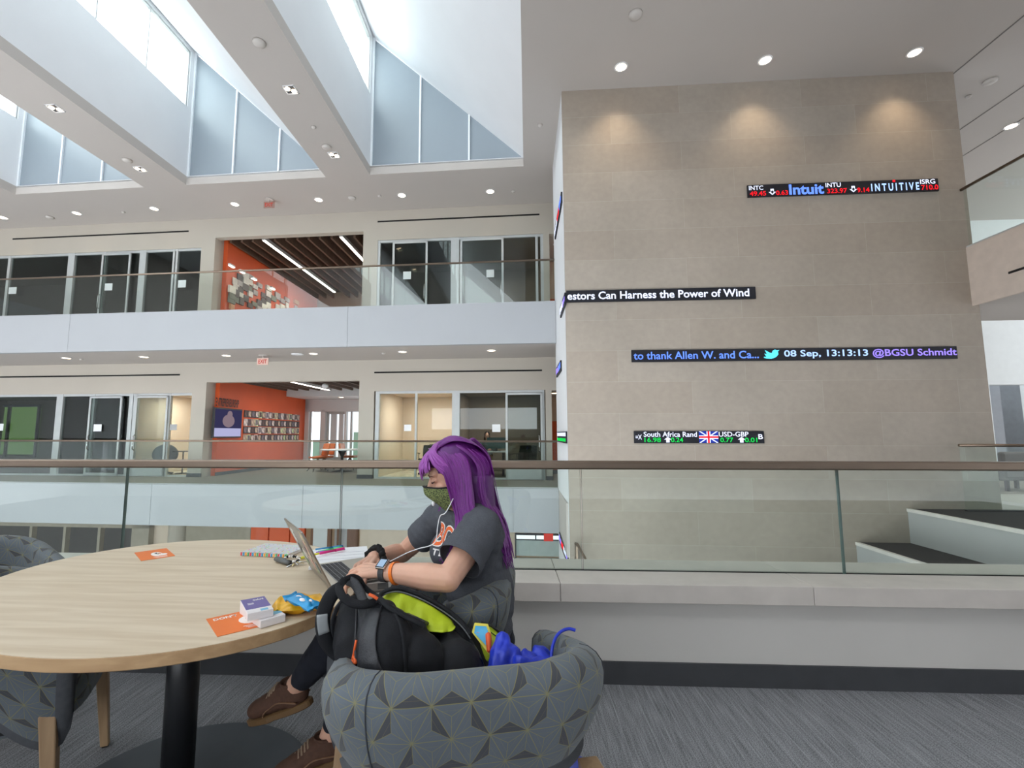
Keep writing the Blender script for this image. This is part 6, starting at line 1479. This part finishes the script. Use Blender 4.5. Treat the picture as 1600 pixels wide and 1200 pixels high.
# ================================================================== the person in the far office
fp = thing('person', 'far seated person with dark hair behind the glass of the dim office', 'person', fr('f') @ Vector((onv(761, 690, 'f', 15.2)[0], 15.2, 0)))
o_ = Vector((0, 0, 0)); L_ = wm(fp); Pf = lambda x, y, z: L_ @ Vector((x, y, z))
m = MB(); m.ell(Pf(0, 0, 1.22), (.075, .09, .11)); cap(m, Pf(0, .02, 1.0), Pf(0, 0, 1.15), .05, .05); m.ell(Pf(0, .03, .84), (.19, .12, .24)); m.ell(Pf(0, .03, .56), (.19, .16, .12)); m.ell(Pf(0, -.09, 1.215), (.014, .02, .02))
for s_ in (1, -1): chain(m, [Pf(.19*s_, .03, .97), Pf(.25*s_, -.08, .76), Pf(.1*s_, -.3, .78), Pf(.06*s_, -.38, .77)], [.055, .045, .036, .028]); chain(m, [Pf(.1*s_, 0, .52), Pf(.12*s_, -.42, .53), Pf(.12*s_, -.4, .08), Pf(.12*s_, -.52, .05)], [.085, .065, .045, .04])
voxel(m, 'body', SKIN, fp, .012, 3)
m = MB(); m.ell(Pf(0, .03, .84), (.205, .135, .25)); m.ell(Pf(0, .03, .6), (.2, .17, .12))
for s_ in (1, -1): chain(m, [Pf(.19*s_, .03, .97), Pf(.25*s_, -.08, .76), Pf(.13*s_, -.25, .78)], [.066, .056, .045])
voxel(m, 'top', mat('teal_grey_top', (84, 92, 96), .9), fp, .012, 3)
m = MB(); m.ell(Pf(0, .035, 1.245), (.098, .1, .118)); m.ell(Pf(0, .06, 1.12), (.11, .07, .15)); voxel(m, 'hair', mat('dark_brown_hair', (44, 30, 26), .6), fp, .01, 3)
# ================================================================== LIGHT
w = bpy.data.worlds.new('sky'); SC.world = w; w.use_nodes = True; nt = w.node_tree; nt.nodes.clear()
bg = nt.nodes.new('ShaderNodeBackground'); bg.inputs[0].default_value = (.9, .95, 1.0, 1); bg.inputs[1].default_value = 6.4
ow = nt.nodes.new('ShaderNodeOutputWorld'); nt.links.new(bg.outputs[0], ow.inputs[0])
def area(p, size, watts, col, aim=(0, 0, -1), sy=None, name='daylight'):
    d = bpy.data.lights.new(name, 'AREA'); d.energy = watts; d.color = col; d.size = size
    if sy: d.shape = 'RECTANGLE'; d.size_y = sy
    o = bpy.data.objects.new(name, d); COL.objects.link(o); o.location = p; o.rotation_euler = Vector(aim).to_track_quat('-Z', 'Y').to_euler(); return o
F3 = fr('f')
# daylight through the strip windows of the three roof lights
for a, b in SKY:
    d = bpy.data.lights.new('window_daylight', 'AREA'); d.shape = 'RECTANGLE'; d.size = 1.7; d.size_y = 15.2; d.cycles.is_portal = True
    o = bpy.data.objects.new('window_daylight', d); COL.objects.link(o)
    X = F3.to_3x3() @ Vector((1, 0, -.0)); o.matrix_world = Matrix.Translation(F3 @ Vector((a-.12, 3.55, 10.96))) @ F3 @ Matrix(((0, 0, -1, 0), (0, 1, 0, 0), (1, 0, 0, 0), (0, 0, 0, 1)))
d = bpy.data.lights.new('window_daylight', 'AREA'); d.shape = 'RECTANGLE'; d.size = 7; d.size_y = 1.4; d.cycles.is_portal = True  # portal for the added opening behind the camera
o = bpy.data.objects.new('window_daylight', d); COL.objects.link(o); o.location = (-3, -4.2, 2.3); o.rotation_euler = (math.radians(90), 0, 0)
for z_, h_ in ((1.9, 2.0), (6.4, 2.2)):  # portals for the added openings in the unseen right wall
    d = bpy.data.lights.new('window_daylight', 'AREA'); d.shape = 'RECTANGLE'; d.size = h_; d.size_y = 8.5; d.cycles.is_portal = True
    o = bpy.data.objects.new('window_daylight', d); COL.objects.link(o); o.matrix_world = Matrix.Translation(F3 @ Vector((18.1, 10.25, z_))) @ F3 @ Matrix(((0, 0, 1, 0), (0, 1, 0, 0), (-1, 0, 0, 0), (0, 0, 0, 1)))
# office ceiling lights
for u, v, z, wt in ((-11.1, 14.6, 2.5, 70), (-3.2, 14.6, 2.5, 75), (-.8, 14.8, 2.5, 26), (-7.3, 15.5, 2.8, 50), (-7.3, 16.5, 7.2, 60), (-.7, 14.6, 7.0, 14), (-13.2, 14.6, 2.5, 3), (-16, 14.6, 2.5, 5), (-13, 14.8, 7.0, 6), (-3.3, 14.8, 7.0, 5), (-11, 14.8, 7, 5)):
    area(F3 @ Vector((u, v, z)), .8, wt, (1, .92, .82), name='office_ceiling_lamp')
for u in (-14, -8, -2.5): area(F3 @ Vector((u, 14.5, -1.05)), 1.0, 30, (1, .86, .7), name='ground_floor_lamp')
for u, v, z, wt in ((10.5, 11, 3.4, 40),): area(fr('s') @ Vector((u, v, z)), 1.5, wt, (.95, .97, 1), name='right_side_fill')  # added fill light without a fixture, lifts the right side
SC.view_settings.view_transform = 'Standard'; SC.view_settings.look = 'None'; SC.view_settings.gamma = 1; SC.view_settings.use_curve_mapping = False
SC.view_settings.exposure = 0.0
SC.cycles.use_denoising = True
SC.cycles.max_bounces = 10; SC.cycles.diffuse_bounces = 5; SC.cycles.transparent_max_bounces = 24; SC.cycles.sample_clamp_indirect = 6; SC.cycles.caustics_reflective = False; SC.cycles.caustics_refractive = False
